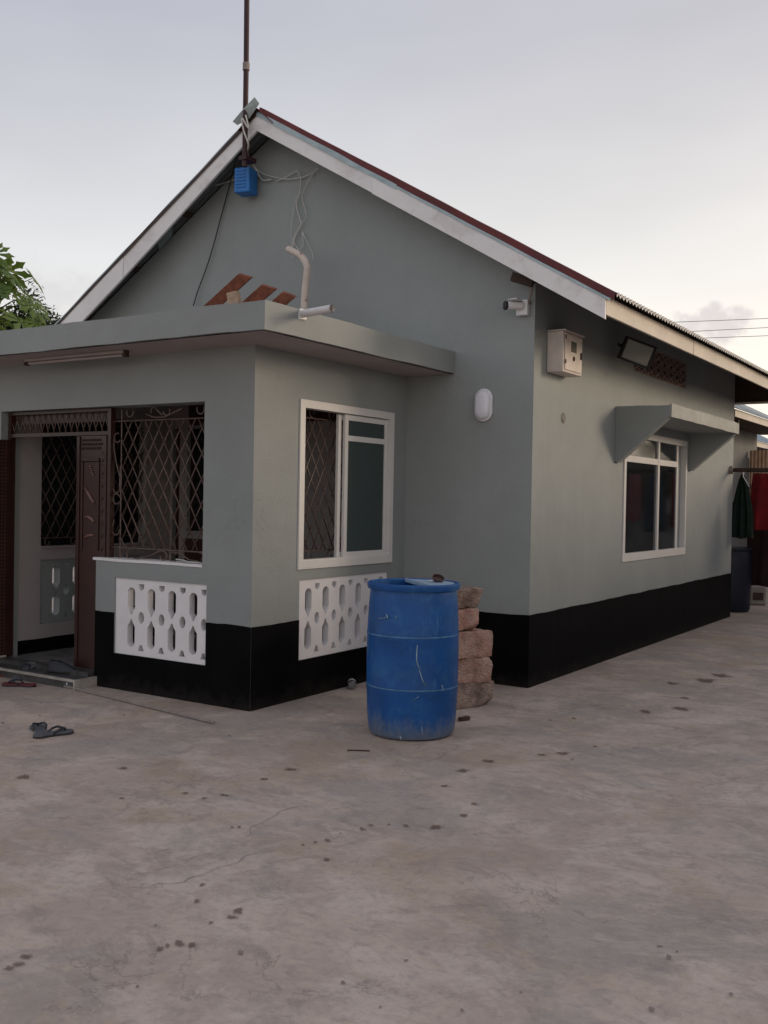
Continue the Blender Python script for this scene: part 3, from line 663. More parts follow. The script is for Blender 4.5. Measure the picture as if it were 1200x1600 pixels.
# carved leaf column and a diamond frieze, each bead its own small relief
bead = None
def relief(x, z, sx, sz, rot, parent):
    global bead
    if bead is None:
        bead = MB(); bead.add([(-1, 0, 0), (0, 0, -1), (1, 0, 0), (0, 0, 1), (0, -1, 0)], [(0, 1, 4), (1, 2, 4), (2, 3, 4), (3, 0, 4)]); bead = bead.build('carved_bead', 'brown_door', parent); o = bead
    else: o = bead.copy(); COL.objects.link(o); o.parent = parent
    o.location = (x, DY-.0305, z); o.scale = (sx, .012, sz); o.rotation_euler = (0, rot, 0)
for i in range(34): relief(n1-.03, 1.90-i*.052, .014, .03, R(35 if i % 2 else -35), nl)
for j in range(3):
    for i in range(8): relief(n0+.055+i*.034+(.017 if j % 2 else 0), 2.015-j*.034, .014, .014, 0, nl)
bevel(MB().box((n0+.055, DY-.034, 1.835), (n1-.085, DY-.0185, 1.865)).build('moulding', 'brown_door', nl), .006)
for x in (n0+.055, n1-.105): bevel(MB().box((x, DY-.030, 1.10), (x+.02, DY-.0185, 1.834)).build('moulding', 'brown_door', nl), .005)
def frond(pts, w, nm='carved_frond'):
    mb = MB(); n = len(pts); 
    for i, (x, z) in enumerate(pts):
        pass
    mb.tube([(x, DY-.022, z) for x, z in pts], [w*(.35+.65*math.sin(math.pi*(i+.6)/(n+.2))) for i in range(n)], 8); mb.build(nm, 'carved_light', nl, smooth=True)
mat('carved_light', (.15, .075, .065), .32, .2, 10, .2, 40, spec=.7)
frond([(n0+.10, 1.62), (n0+.15, 1.565), (n0+.19, 1.52), (n0+.215, 1.49)], .016)
frond([(n0+.095, 1.37), (n0+.15, 1.375), (n0+.19, 1.36), (n0+.215, 1.335)], .015)
frond([(n0+.095, 1.19), (n0+.14, 1.22), (n0+.18, 1.225), (n0+.215, 1.225)], .013)
for k in range(5): frond([(n0+.14+.012*k, 1.79-.014*k), (n0+.175+.008*k, 1.80-.02*k)], .009)
wl = empty('wide_door_leaf', parent=house)
MB().box((JX+.02, PY-.86, .13), (JX+.055, PY+.04, 2.03)).build('panel', 'door_pressed', wl)
MB().box((JX+.018, PY-.86, .105), (JX+.057, PY+.04, .1295)).build('bottom_rail', 'nosing', wl)
MB().box((JX+.014, PY+.02, .13), (JX+.062, PY+.055, 2.035)).build('stile', 'brown_door', wl)
# window and grille in the porch's left wall, back wall window and door strip
w2 = empty('left_porch_window', parent=house)
PLd = lambda u, z, d=0: (LX-.10+d, u, z)
for u in (-1.63, -.98, -.39): MB().box((LX-.13, u-.025, 1.06), (LX-.10, u+.025, 2.32)).build('frame', 'black_plastic', w2)
for ua, ub in ((-1.605, -1.005), (-.955, -.415)): MB().box((LX-.12, ua, 1.06), (LX-.115, ub, 2.32)).build('pane', 'glass_dark', w2)
MB().box((LX-.19, -1.66, 1.06), (LX+.02, -.36, 1.075)).build('sill', 'soffit_paint', w2)
g3 = empty('left_window_grille', parent=house)
lattice(g3, lambda u, z, d=0: (LX-.04+d, u, z), -1.65, -.37, 1.15, 2.25, .118, 1.75)
for z in (1.15, 2.25): MB().tube([(LX-.04, -1.655, z), (LX-.04, -.365, z)], .006, 6).build('rail', 'iron_brown', g3)
for z in (1.11,):
    for u in (-1.55, -1.25, -.95, -.65): MB().tube(scroll(lambda a, b: (LX-.04, a, b), u, z, .04, R(90), .8), .005, 6).build('scroll', 'iron_brown', g3, smooth=True)
w3 = empty('back_window', parent=house)
for x in (-3.9, -3.31, -2.72): MB().box((x-.025, .04, 1.17), (x+.025, .09, 2.27)).build('frame', 'brown_door', w3)
for xa, xb in ((-3.875, -3.335), (-3.285, -2.745)): MB().box((xa, .06, 1.17), (xb, .066, 2.27)).build('pane', 'glass_clear', w3)
MB().box((-3.93, -.03, 1.172), (-2.69, .12, 1.20)).build('sill', 'inner_paint', w3)
MB().box((-3.94, -.012, .12), (-2.6, -.002, 1.12)).build('dado', 'curtain', house)
MB().box((-4.13, .05, .12), (-4.03, .1, 2.27)).build('inner_door', 'brown_door', house)
MB().box((-3.9, -.02, 2.30), (-1.5, -.003, 2.62)).build('pelmet', 'curtain', house)
# porch inner side face behind gable wall paint: pale plaster skin on the back wall inside the porch
wall('back_plaster', 'x', -.002, -.006, LX+.001, PX-.201, PF, 2.66, GH, ['inner_paint'], house)

# side window and its hood
w4 = empty('side_window', parent=house)
SW = lambda u, z, d: (-d, u, z)
alu(w4, 'frame', SW, [(2.245, 4.46, 2.26, 2.325), (2.235, 4.465, .962, 1.045), (2.245, 2.305, 1.045, 2.26), (4.42, 4.46, 1.045, 2.26)], -.012, .08)
alu(w4, 'mullion', SW, [(3.385, 3.44, 1.045, 2.26)], .0, .045)
alu(w4, 'transom', SW, [(2.305, 3.385, 2.0, 2.065), (3.44, 4.12, 2.0, 2.065)], .002, .04)
alu(w4, 'sash', SW, [(4.12, 4.17, 1.045, 2.26)], .01, .06)
for ua, ub, za, zb in ((2.305, 3.385, 1.045, 2.0), (3.44, 4.12, 1.045, 2.0), (2.305, 3.385, 2.065, 2.26), (3.44, 4.12, 2.065, 2.26)): pane(w4, SW, ua, ub, za, zb, .02, 'glass_clear')
alu(w4, 'reveal', SW, [(4.17, 4.42, 1.045, 2.26)], .055, .065, 'wall_paint')
# curtain and an ornament behind the glass
cb = MB(); n = 60
for i in range(n):
    ya, yb = 2.3+2.1*i/n, 2.3+2.1*(i+1)/n; d = lambda y: -.30-.03*math.sin(y*38)-.02*math.sin(y*17)
    cb.add([(d(ya), ya, .9), (d(yb), yb, .9), (d(yb), yb, 2.0), (d(ya), ya, 2.0)], [(0, 1, 2, 3)])
cb.build('curtain', 'cloth_dark', w4, smooth=True)
MB().tube([(-.24, 2.25, 1.93), (-.24, 4.45, 1.93)], .015, 8).build('curtain_rod', 'dark_wood', w4)
hood = empty('window_hood', parent=house)
AX = .55
rough_box('hood_slab', (0.002, 2.02, 2.425), (AX-.004, 4.63, 2.535), .07, .006, 'wall_paint', hood, 4, 3)
for ya, yb in ((1.980, 2.085), (4.565, 4.670)):
    mb = MB(); mb.prism([(.001, 1.985), (.03, 1.975), (AX-.006, 2.420), (AX-.002, 2.528), (.001, 2.536)], lambda u, w, t: (u, t, w), ya, yb); mb.build('hood_cheek', 'wall_paint', hood)
rough_box('hood_sunlit_skin', (AX-.004, 1.984, 2.416), (AX+.014, 4.664, 2.545), .06, .005, 'hood_sunlit', hood, 8, 5)  # thin skin with the sunlight put into its colour
mat_dummy = None
# pierced vent high in the side wall
vb = MB(); vy0, vy1, vz0, vz1 = 2.5, 4.4, 2.95, 3.26
vent = empty('pierced_vent', parent=house)
nC = 8; pw = (vy1-vy0)/nC
for i in range(nC):
    mb = MB(); ya = vy0+i*pw
    mb.box((-.09, ya, vz0), (-.004, ya+.022, vz1)); mb.box((-.09, ya+.022, vz0), (-.006, ya+pw, vz0+.022)); mb.box((-.09, ya+.022, vz1-.022), (-.006, ya+pw, vz1))
    for k in range(3):
        za = vz0+.02+k*(vz1-vz0-.04)/3; zb = za+(vz1-vz0-.04)/3
        mb.beam((-.046, ya+.02, za), (-.046, ya+pw, zb), .028, .08, up=(1, 0, 0)); mb.beam((-.050, ya+.02, zb), (-.050, ya+pw, za), .028, .08, up=(1, 0, 0))
    mb.build('vent_block', 'vent_clay', vent)
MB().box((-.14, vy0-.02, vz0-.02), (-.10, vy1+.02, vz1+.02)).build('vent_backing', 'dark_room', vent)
# cable hole with a plaster ring
hp_ = on(880, 653, X=0)
mb = MB(); mb.tube([(0.001, hp_.y, hp_.z), (.007, hp_.y, hp_.z)], [.05, .042], 16); mb.build('plug_patch', 'plug_grey', house, smooth=40)

# roof
OG, EX = -.30, .705
roof = empty('roof', parent=house)
def sheet_mesh(y0, y1, side):
    mb = MB(); n = int((y1-y0)/.0095); e = .80
    xs = [0, 3.4+.2] if side > 0 else [0, 3.6]
    xs = [0, (EX+2.8+.10)]
    pr = []
    for i in range(n+1):
        y = y0+(y1-y0)*i/n; w = .012*math.cos(2*math.pi*y/.076)
        pr.append([(-2.8+side*x, y, 5.225-(.568 if side > 0 else .612)*x+w) for x in xs])
    for i in range(n):
        for k in range(len(xs)-1): mb.add([pr[i][k], pr[i+1][k], pr[i+1][k+1], pr[i][k+1]], [(0, 1, 2, 3)])
    return mb.build('roof_sheet', 'roof_painted', roof, smooth=True, weld=True)
def eave_teeth(y0, y1):
    mb = MB(); n = int((y1-y0)/.0095); X = EX+.1005; z = 5.225-.568*(EX+2.8+.1005)
    for i in range(n):
        ya, yb = y0+(y1-y0)*i/n, y0+(y1-y0)*(i+1)/n; wa, wb = .012*math.cos(2*math.pi*ya/.076), .012*math.cos(2*math.pi*yb/.076)
        mb.add([(X, ya, z-.012+wa), (X, yb, z-.012+wb), (X, yb, z+.010+wb), (X, ya, z+.010+wa)], [(0, 1, 2, 3)])
    o = mb.build('sheet_edge', 'zinc_edge_lit', roof, weld=True); sm = o.modifiers.new('thickness', 'SOLIDIFY'); sm.thickness = .002; return o
y = OG+.03
while y < 10.2:
    eave_teeth(y, min(y+.74, 10.33))
    sheet_mesh(y, min(y+.76, 10.33), 1); sheet_mesh(y, min(y+.76, 10.33), -1); y += .745
def zb_at(X, top):
    if X < -2.8: return (5.235-.632*(-2.8-X)) if top else (5.035-.650*(-2.8-X))
    return (5.235 if top else 5.078)-.5915*(X+2.8)
def rake_board(xa, xb, y0, y1, dz=0.0, name='bargeboard', m='board_white', ta=0.0, tb=None):
    mb = MB(); t = lambda X: zb_at(X, True)+dz
    b = (lambda X: zb_at(X, False)+dz) if tb is None else (lambda X: t(X)-tb)
    mb.prism([(xa, b(xa)), (xb, b(xb)), (xb, t(xb)), (xa, t(xa))], lambda u, w, tt: (u, tt, w), y0, y1); return mb.build(name, m, roof)
rake_board(-2.8, -1.46, OG, OG+.025); rake_board(-1.455, EX+.02, OG-.006, OG+.02, -.006)
rake_board(-4.6, -2.8, OG+.001, OG+.026); rake_board(-6.3, -4.605, OG-.004, OG+.021, -.006)
# torn metal flashing lapped over the boards, maroon rake cap above it
def flash(xa, xb, n, z0, hgt, m, name, y, wob, end=None):
    mb = MB(); 
    for i in range(n):
        u, v = xa+(xb-xa)*i/n, xa+(xb-xa)*(i+1)/n
        f = lambda X: (zb_at(X, True)+z0, zb_at(X, True)+z0+hgt+wob*noise.noise(Vector((X*2.1, z0*9, 1))), wob*noise.noise(Vector((X*3, 4, z0*7))))
        (l0, h0, w0), (l1, h1, w1_) = f(u), f(v)
        mb.add([(u, y+w0*.5, l0+w0*.6), (v, y+w1_*.5, l1+w1_*.6), (v, y+.012, h1), (u, y+.012, h0), (v, y+.10, h1+.004), (u, y+.10, h0+.004)], [(0, 1, 2, 3), (3, 2, 4, 5)])
    return mb.build(name, m, roof, smooth=30, weld=True)
flash(-2.8, -1.2, 24, -.020, .050, 'flashing', 'rake_flashing', OG-.012, .018)
flash(-1.2, EX+.06, 30, -.006, .024, 'flashing', 'rake_flashing', OG-.012, .008)
flash(-2.78, EX+.09, 40, .020, .062, 'maroon_metal', 'rake_cap', OG+.004, .006)
flash(-2.8, -6.3, 40, -.020, .055, 'dark_wood', 'rake_edge', OG-.010, .014)
flash(-2.8, -6.3, 40, .030, .026, 'metal_sheet', 'rake_flashing', OG+.003, .016)
# ridge cap: bent sheet with a torn front end
for k in range(6):
    ya, yb = OG-.03+k*1.775, OG-.03+k*1.775+(1.80 if k < 5 else 1.77); dz = .004*(k % 2)
    mb = MB(); sec = [(-.21, 5.112), (-.10, 5.21), (-.025, 5.278), (.025, 5.278), (.10, 5.21), (.21, 5.112)]
    sec = sec+[(x, z-.006) for x, z in sec[::-1]]
    mb.prism([(x-2.8, z+dz) for x, z in sec], lambda u, w, t: (u, t, w), ya, yb); mb.build('ridge_cap', 'maroon_metal', roof)
mb = MB(); mb.add([(-3.04, OG-.075, 5.185), (-2.90, OG-.09, 5.27), (-2.76, OG-.085, 5.36), (-2.72, OG-.06, 5.30), (-2.86, OG-.04, 5.19), (-3.0, OG-.05, 5.15)], [(0, 1, 5), (1, 4, 5), (1, 2, 3, 4)])
mb.build('bent_flap', 'flashing', roof)
# eaves fascia in three lengths, rafters and purlins
for ya, yb, d in ((OG-.002, 2.1, 0), (2.105, 4.7, .003), (4.705, 7.4, 0), (7.405, 10.3, .002)):
    mb = MB(); mb.box((EX+d, ya+(.022 if ya < 0 else 0), 3.025), (EX+.022+d, yb, 3.165)); mb.build('fascia_board', 'fascia_cream', roof)
mb = MB(); mb.box((-6.325, OG, 2.98), (-6.303, 10.3, 3.14)); mb.build('fascia_board', 'fascia_cream', roof)
for i in range(12):
    yy = .1+i*.9
    for s in (1, -1):
        mb = MB(); mb.beam((-2.8+s*.05, yy, 5.07), (-2.8+s*3.49, yy, 5.07-(.568 if s > 0 else .615)*3.44), .05, .10); mb.build('rafter', 'dark_wood', roof)
for k in range(5):
    x = .35+k*.78
    for s, q_ in ((1, .568), (-1, .612)): MB().beam((-2.8+s*x, OG+.03, 5.225-q_*x-.042), (-2.8+s*x, 10.3, 5.225-q_*x-.042), .05, .045).build('purlin', 'dark_wood', roof)
MB().prism([(-.3, 3.03), (EX-.002, 3.03), (EX-.002, RZ(EX)-.03), (-.3, RZ(-.3)-.03)], lambda u, w, t: (u, t, w), 7.05, 7.10).build('tie_board', 'dark_wood', roof)
MB().box((-.3, 7.03, 3.005), (EX, 7.12, 3.0285)).build('tie_trim', 'fascia_cream', roof)
# wooden wall plate end by the camera bracket
MB().beam((-.12, -.20, 3.42), (.05, -.16, 3.36), .06, .07).build('wall_plate', 'dark_wood', roof)
# scraps of tin hanging under the left rake
mb = MB(); mb.add([(-4.30, -.12, 4.24), (-4.05, -.14, 4.40), (-4.1, -.10, 4.28), (-4.28, -.1, 4.16)], [(0, 1, 2, 3)]); mb.build('tin_scrap', 'flashing', roof)

# ------------------------------------------------------------------ things on the house
ml = empty('bulkhead_lamp', 'white oval bulkhead lamp on the gable wall', 'lamp', loc=(-.455, 0, 2.39))
def oval(w, h, n=28): 
    r = w; return [(r*math.cos(a)*1.0, math.copysign(h-r, math.sin(a))*(abs(math.sin(a)) > 1e-6)+r*math.sin(a)) for a in [2*math.pi*(i+.5)/n for i in range(n)]]
mb = MB(); mb.prism(oval(.083, .142), lambda u, w, t: (u, t, w), -.001, -.032); bevel(mb.build('base_rim', 'white_plastic', ml), .008)
mb = MB(); o_ = oval(.070, .128); k = len(o_); rings = [(1, -.033), (.97, -.05), (.85, -.066), (.6, -.075)]
v = [(u*s, d, w*s) for s, d in rings for u, w in o_]; f = [(i*k+j, i*k+(j+1) % k, (i+1)*k+(j+1) % k, (i+1)*k+j) for i in range(3) for j in range(k)]+[[3*k+j for j in range(k)]]
mb.add(v, f); mb.build('diffuser', 'lamp_diffuser', ml, smooth=True)

mt = empty('meter_box', 'weathered white metal electricity meter box on side wall', 'meter box', loc=(0, .47, 2.68))
bevel(MB().box((.002, -.212, .0), (.150, .212, .345)).build('case', 'meter_paint', mt), .006)
bevel(MB().box((.002, -.225, .3455), (.172, .225, .358)).build('lid', 'meter_paint', mt), .004)
bevel(MB().box((.1505, -.185, .02), (.160, .19, .33)).build('door', 'meter_paint', mt), .004)
MB().box((.1605, -.06, .185), (.163, .055, .275)).build('viewing_window', 'black_plastic', mt)
MB().tube([(.1602, .0, .13), (.165, .0, .13)], .022, 12).build('lock', 'stone_brown', mt); MB().box((.1605, .15, .14), (.170, .165, .2)).build('handle', 'dark_wood', mt)
for z in (.07, .28): MB().box((.1605, -.19, z), (.167, -.178, z+.035)).build('hinge', 'dark_wood', mt)

# floodlight, turned towards the yard
fc = on(996, 551, X=.26)
fl = empty('floodlight', 'tilted black floodlight with pale glass under the eaves', 'floodlight', loc=fc)
nv = Vector((.62, -.72, -.22)).normalized(); ux = Vector((0, 0, 1)).cross(nv).normalized(); uz = nv.cross(ux)
rot = Matrix((ux, nv*-1, uz)).transposed().to_4x4() @ Matrix.Rotation(R(-17), 4, 'Y').inverted()
fl.matrix_world = Matrix.Translation(fc) @ Matrix((ux, -nv, uz)).transposed().to_4x4() @ Matrix.Rotation(R(17), 4, 'Y')
bevel(MB().box((-.165, .0, -.115), (.165, .045, .115)).build('housing', 'black_plastic', fl), .01)
for a, b in (((-.165, -.115), (.165, -.092)), ((-.165, .092), (.165, .115)), ((-.165, -.092), (-.142, .092)), ((.142, -.092), (.165, .092))): MB().box((a[0], -.014, a[1]), (b[0], -.0005, b[1])).build('bezel', 'black_plastic', fl)
MB().box((-.1415, -.006, -.0915), (.1415, -.001, .0915)).build('glass', 'glass_flood', fl)
br = MB().tube([(-.18, .02, 0), (-.18, .10, .02), (.0, .16, .03), (.18, .10, .02), (.18, .02, 0)], .010, 8).build('bracket', 'black_plastic', fl, smooth=True)
MB().tube([(0, .155, .03), (.12, .34, .12)], .012, 8).build('arm', 'black_plastic', fl)

# security camera on its bracket by the corner
cc = empty('security_camera', 'small white bullet security camera with black face beside the house corner', 'camera', loc=(-.10, 0, 3.19))
bevel(MB().box((-.05, -.055, -.065), (.055, -.001, .065)).build('junction_box', 'white_plastic', cc), .008)
d = Vector((-.62, -.78, -.05)).normalized(); p0 = Vector((-.01, -.075, .01))
MB().tube([p0-d*.02, p0+d*.115], .034, 18).build('body', 'white_plastic', cc, smooth=40)
MB().tube([p0+d*.1155, p0+d*.135, p0+d*.137], [.036, .036, .030], 18).build('face', 'black_plastic', cc, smooth=40)
MB().tube([p0+d*.1375, p0+d*.141], .014, 12).build('lens', 'glass_clear', cc)
hoodm = MB().box((-.06, -.19, .047), (.02, -.06, .053)); hoodm.build('sun_hood', 'white_plastic', cc)
MB().tube([(.05, -.03, .03), (.075, -.05, .08), (.11, -.09, .15), (.15, -.12, .19)], .012, 8).build('cable', 'stick_grey', cc, smooth=True)
MB().tube([(.145, -.12, .175), (.150, -.12, .225)], .022, 10).build('gland', 'black_plastic', cc)

# mast, blue crate, cables
mx = on(385, 180, Y=-.36); 
mast = empty('mast', 'dark maroon steel mast rising from the gable peak', 'mast', loc=(-2.892, -.36, 4.73))
MB().tube([(0, 0, 0), (0, 0, .95), (-.012, 0, 2.6), (-.02, 0, 3.2)], .026, 12).build('pole', 'pole_maroon', mast, smooth=40)
MB().tube([(0, 0, .92), (0, 0, .99)], .034, 12).build('joint_sleeve', 'stick_grey', mast, smooth=40)
MB().box((-.045, -.035, .06), (.045, .12, .10)).build('bracket', 'pole_maroon', mast)
bc = empty('blue_box', 'louvred blue plastic box hung below the mast', 'box', loc=on(384, 304, Y=-.14))
cw = MB(); bevel(MB().box((-.085, -.085, 0), (.085, .085, .245)).build('case', 'blue_crate', bc), .012)
for i in range(6): bevel(MB().box((-.068, -.092, .045+i*.032), (.045, -.0855, .058+i*.032)).build('louvre', 'blue_crate', bc), .003)
bc.rotation_euler = (0, 0, R(12))
def cable(name, pts, r, m, label, cat='cable', group=None, n=8):
    P = [Vector(p) for p in pts]; out = []
    for i in range(len(P)-1):
        p0_, p1, p2, p3 = P[max(i-1, 0)], P[i], P[i+1], P[min(i+2, len(P)-1)]
        for k in range(n):
            t = k/n; out.append(.5*((2*p1)+(-p0_+p2)*t+(2*p0_-5*p1+4*p2-p3)*t*t+(-p0_+3*p1-3*p2+p3)*t**3))
    out.append(P[-1]); o = MB().tube(out, r, 6).build(name, m, None, smooth=True); shift(o, P[0]); return tag(o, label, cat, group)
G = lambda x, y, d=-.03: on(x, y, Y=d)
cable('black_cable', [G(383, 200, -.33), G(372, 235, -.2), G(361, 280, -.05), G(345, 340), G(333, 385), G(322, 420), G(310, 452), G(302, 478, -.04)], .006, 'wire_black', 'thin black cable running down the gable wall to the porch roof')
cable('white_cable', [G(384, 180, -.41), G(388, 200, -.42), G(378, 185, -.44), G(381, 205, -.43), G(388, 225, -.40), G(387, 240, -.3), G(395, 255, -.1), G(405, 275), G(412, 282), G(425, 280)], .008, 'wire_white', 'white cable twisted around the mast and down to the wall', n=10)
cable('white_cable', [G(398, 262, -.06), G(412, 272), G(430, 277), G(450, 280), G(472, 277), G(488, 270), G(498, 262)], .005, 'wire_white', 'white wire looping sideways from the mast to the roof board')
cable('white_cable', [G(432, 283), G(446, 277), G(458, 270), G(464, 268), G(470, 280), G(468, 300), G(463, 320), G(468, 340), G(470, 352), G(462, 368), G(458, 380), G(458, 395)], .005, 'wire_white', 'long tangled white wire hanging above the bent pipe')
cable('white_cable', [G(490, 270), G(478, 290), G(472, 308), G(476, 325), G(478, 338), G(470, 352), G(461, 365), G(459, 378), G(468, 390), G(474, 380), G(472, 362), G(478, 375), G(488, 395), G(489, 406)], .004, 'wire_white', 'thin white wire crossing the tangle above the bent pipe')
cable('white_cable', [G(368, 280, -.05), G(350, 286), G(330, 291), G(313, 295, -.06)], .006, 'wire_white', 'short white wire from the blue box to the left roof board')
cable('white_cable', [G(470, 300), G(462, 312), G(456, 345), G(455, 370), G(457, 405)], .003, 'wire_white', 'finest white wire, leftmost strand of the tangle')

# bent pipe and planks on the porch roof
bp_ = lambda x, y: on(x, y, Y=-.28)
pp = [Vector((bp_(475, 480).x, -.28, S1-.01)), bp_(475, 480), bp_(478, 440), bp_(480, 422), bp_(479, 414), bp_(476, 407), bp_(471, 401), bp_(464, 396), bp_(450, 389)]
bpipe = empty('bent_pipe', 'rust stained bent vent pipe standing on the porch roof', 'pipe', loc=pp[0])
sm_ = [pp[0], pp[1]]
for i in range(1, len(pp)-1):
    a_, b_, c_, d_ = pp[i-1], pp[i], pp[i+1], pp[min(i+2, len(pp)-1)]
    for k in range(1, 7): t = k/6; sm_.append(.5*((2*b_)+(-a_+c_)*t+(2*a_-5*b_+4*c_-d_)*t*t+(-a_+3*b_-3*c_+d_)*t**3))
mb = MB(); mb.tube([p-pp[0] for p in sm_], .033, 16, cap=False); mb.build('pipe', 'pvc_rusty', bpipe, smooth=True)
mb = MB(); dd = (pp[-1]-pp[-2]).normalized(); mb.tube([pp[-1]-pp[0]-dd*.02, pp[-1]-pp[0]+dd*.001], .028, 14); mb.build('dark_bore_disc', 'black_plastic', bpipe, smooth=True)  # black disc painted in for the shaded hollow of the pipe
for q in (.35, .7): c_ = pp[-1].lerp(pp[-2], q)-pp[0]; dd = (pp[-1]-pp[-2]).normalized(); MB().tube([c_-dd*.008, c_+dd*.008], .0345, 14).build('ring', 'pvc_rusty', bpipe, smooth=40)
pls = [((372, 428), (393, 434), -1.0, 'largest red brown plank leaning on the porch roof, leftmost of three'), ((408, 445), (431, 452), -1.15, 'middle one of three red brown planks on the porch roof'), ((441, 456), (461, 464), -1.30, 'smallest showing red brown plank on the porch roof, beside bent pipe')]
for (a, b, yy, lab) in pls:
    A, B = on(*a, Y=yy), on(*b, Y=yy+.03); c_ = (A+B)/2; dirn = Vector((-.86, .12, -.42)).normalized()
    L = (c_.z-.02-S1)/abs(dirn.z); e = c_+dirn*L; wv = (B-A); 
    mb = MB(); th = .035; nrm = dirn.cross(wv).normalized()
    if nrm.z < 0: nrm = -nrm
    vv = [A, B, B+dirn*L, A+dirn*L]; vv += [p+nrm*th for p in vv]
    mb.add(vv, [(0, 1, 2, 3), (4, 5, 6, 7), (0, 1, 5, 4), (1, 2, 6, 5), (2, 3, 7, 6), (3, 0, 4, 7)])
    o = bevel(mb.build('plank', 'plank_wood'), .004); shift(o, e); tag(o, lab, 'plank', 'planks on the porch roof')
A = on(383, 462, Y=-1.03)
o = bevel(MB().box((-.05, -.04, 0), (.05, .04, A.z-S1+.03)).build('timber_block', 'pale_wood'), .004); o.location = (A.x, A.y-.04, S1); o.rotation_euler = (0, R(-10), .3); tag(o, 'pale timber block propping the largest plank on porch roof', 'block')

# ------------------------------------------------------------------ drum
dx, dy = .040, -1.955
drum = empty('drum', 'scuffed blue plastic drum with cut open top in front of porch', 'drum', loc=(dx, dy, 0))
DS, DZ = 1.055, 1.115
prof = [(0.0, .004), (.235, .004), (.262, .010), (.276, .035), (.284, .12), (.2915, .28), (.2945, .299), (.2915, .318), (.2935, .45), (.2915, .588), (.2945, .606), (.2915, .624), (.285, .76), (.276, .86), (.273, .877)]
inner = [(.262, .877), (.264, .80), (.27, .45), (.25, .03), (0, .02)]
sc_ = lambda q: [(r_*DS, z_*DZ) for r_, z_ in q]
bd = MB().lathe(sc_(prof), 64).lathe(sc_(inner), 48).build('body', 'drum_blue', drum, smooth=35)
rim = MB().lathe(sc_([(.262, .874), (.268, .870), (.292, .872), (.297, .885), (.297, .902), (.289, .910), (.272, .910), (.262, .902), (.262, .874)]), 64).build('rim', 'drum_blue', drum, smooth=40)
for z in (.3, .607):
    MB().lathe(sc_([(.2942, z-.004), (.2956, z), (.2942, z+.004)]), 64).build('seam', 'drum_seam', drum, smooth=True)
# left over part of the cut lid on the right hand side
ang0, ang1 = R(-68), R(100); vr = _r.copy(); vr.z = 0; base_a = math.atan2(vr.y, vr.x)
mb = MB(); n = 22; ring = [(.274*math.cos(base_a+ang0+(ang1-ang0)*i/n), .274*math.sin(base_a+ang0+(ang1-ang0)*i/n)) for i in range(n+1)]
mb.prism(ring, lambda u, w, t: (u, w, t), 1.000, 1.010); mb.build('lid_remnant', 'drum_lid', drum)
mb = MB(); p, q = Vector((*ring[0], 1.004)), Vector((*ring[-1], 1.004)); mb.beam(p, q, .012, .024); mb.build('lid_lip', 'drum_lid', drum)
# pale scratches: shallow scored plastic strips following the curve of the body
def scratch(pts, w):
    mb = MB(); P = []
    for x, y in pts:
        d_ = ray(x, y); o2 = Vector((CAM.x-dx, CAM.y-dy)); dv = Vector((d_.x, d_.y)); rr = .3105
        a_ = dv.dot(dv); b_ = 2*o2.dot(dv); c2_ = o2.dot(o2)-rr*rr; t_ = (-b_-math.sqrt(b_*b_-4*a_*c2_))/(2*a_)
        p_ = CAM+t_*d_-Vector((dx, dy, 0)); P.append(p_)
    mb.tube(P, [w*(.4+.6*math.sin(math.pi*(i+.5)/len(P))) for i in range(len(P))], 6); mb.build('scratch', 'drum_scratch', drum, smooth=True)
scratch([(652, 1008), (651, 1022), (651, 1032), (653, 1040), (657, 1046)], .0045); scratch([(655, 1046), (659, 1060), (665, 1072)], .003); scratch([(690, 1070), (692, 1076), (691, 1080)], .0035); scratch([(646, 1094), (655, 1088)], .002)
scratch([(592, 966), (600, 966), (606, 963)], .003); scratch([(604, 960), (606, 966)], .005); scratch([(618, 962), (619, 968)], .002)
scratch([(625, 1150), (627, 1156)], .006); scratch([(659, 1136), (660, 1148)], .0025)
cp_ = on(684, 909, Z=1.012)
cup = empty('cup', 'small brown cup lying on its side on the drum', 'cup', loc=(cp_.x, cp_.y, 1.011))
mb = MB(); mb.lathe([(.002, 0), (.03, .001), (.044, .012), (.048, .04), (.046, .042), (.04, .014), (.0, .006)], 24); o = mb.build('bowl', 'cup_brown', cup, smooth=50); o.rotation_euler = (R(20), R(25), 0); o.location = (0, 0, .010); o.scale = (.85, .85, .6)
mb = MB(); mb.lathe([(.0, 0), (.026, .002), (.03, .008), (.0, .014)], 20); o = mb.build('cap', 'white_plastic', cup, smooth=50); o.location = (-.035, -.02, .002)

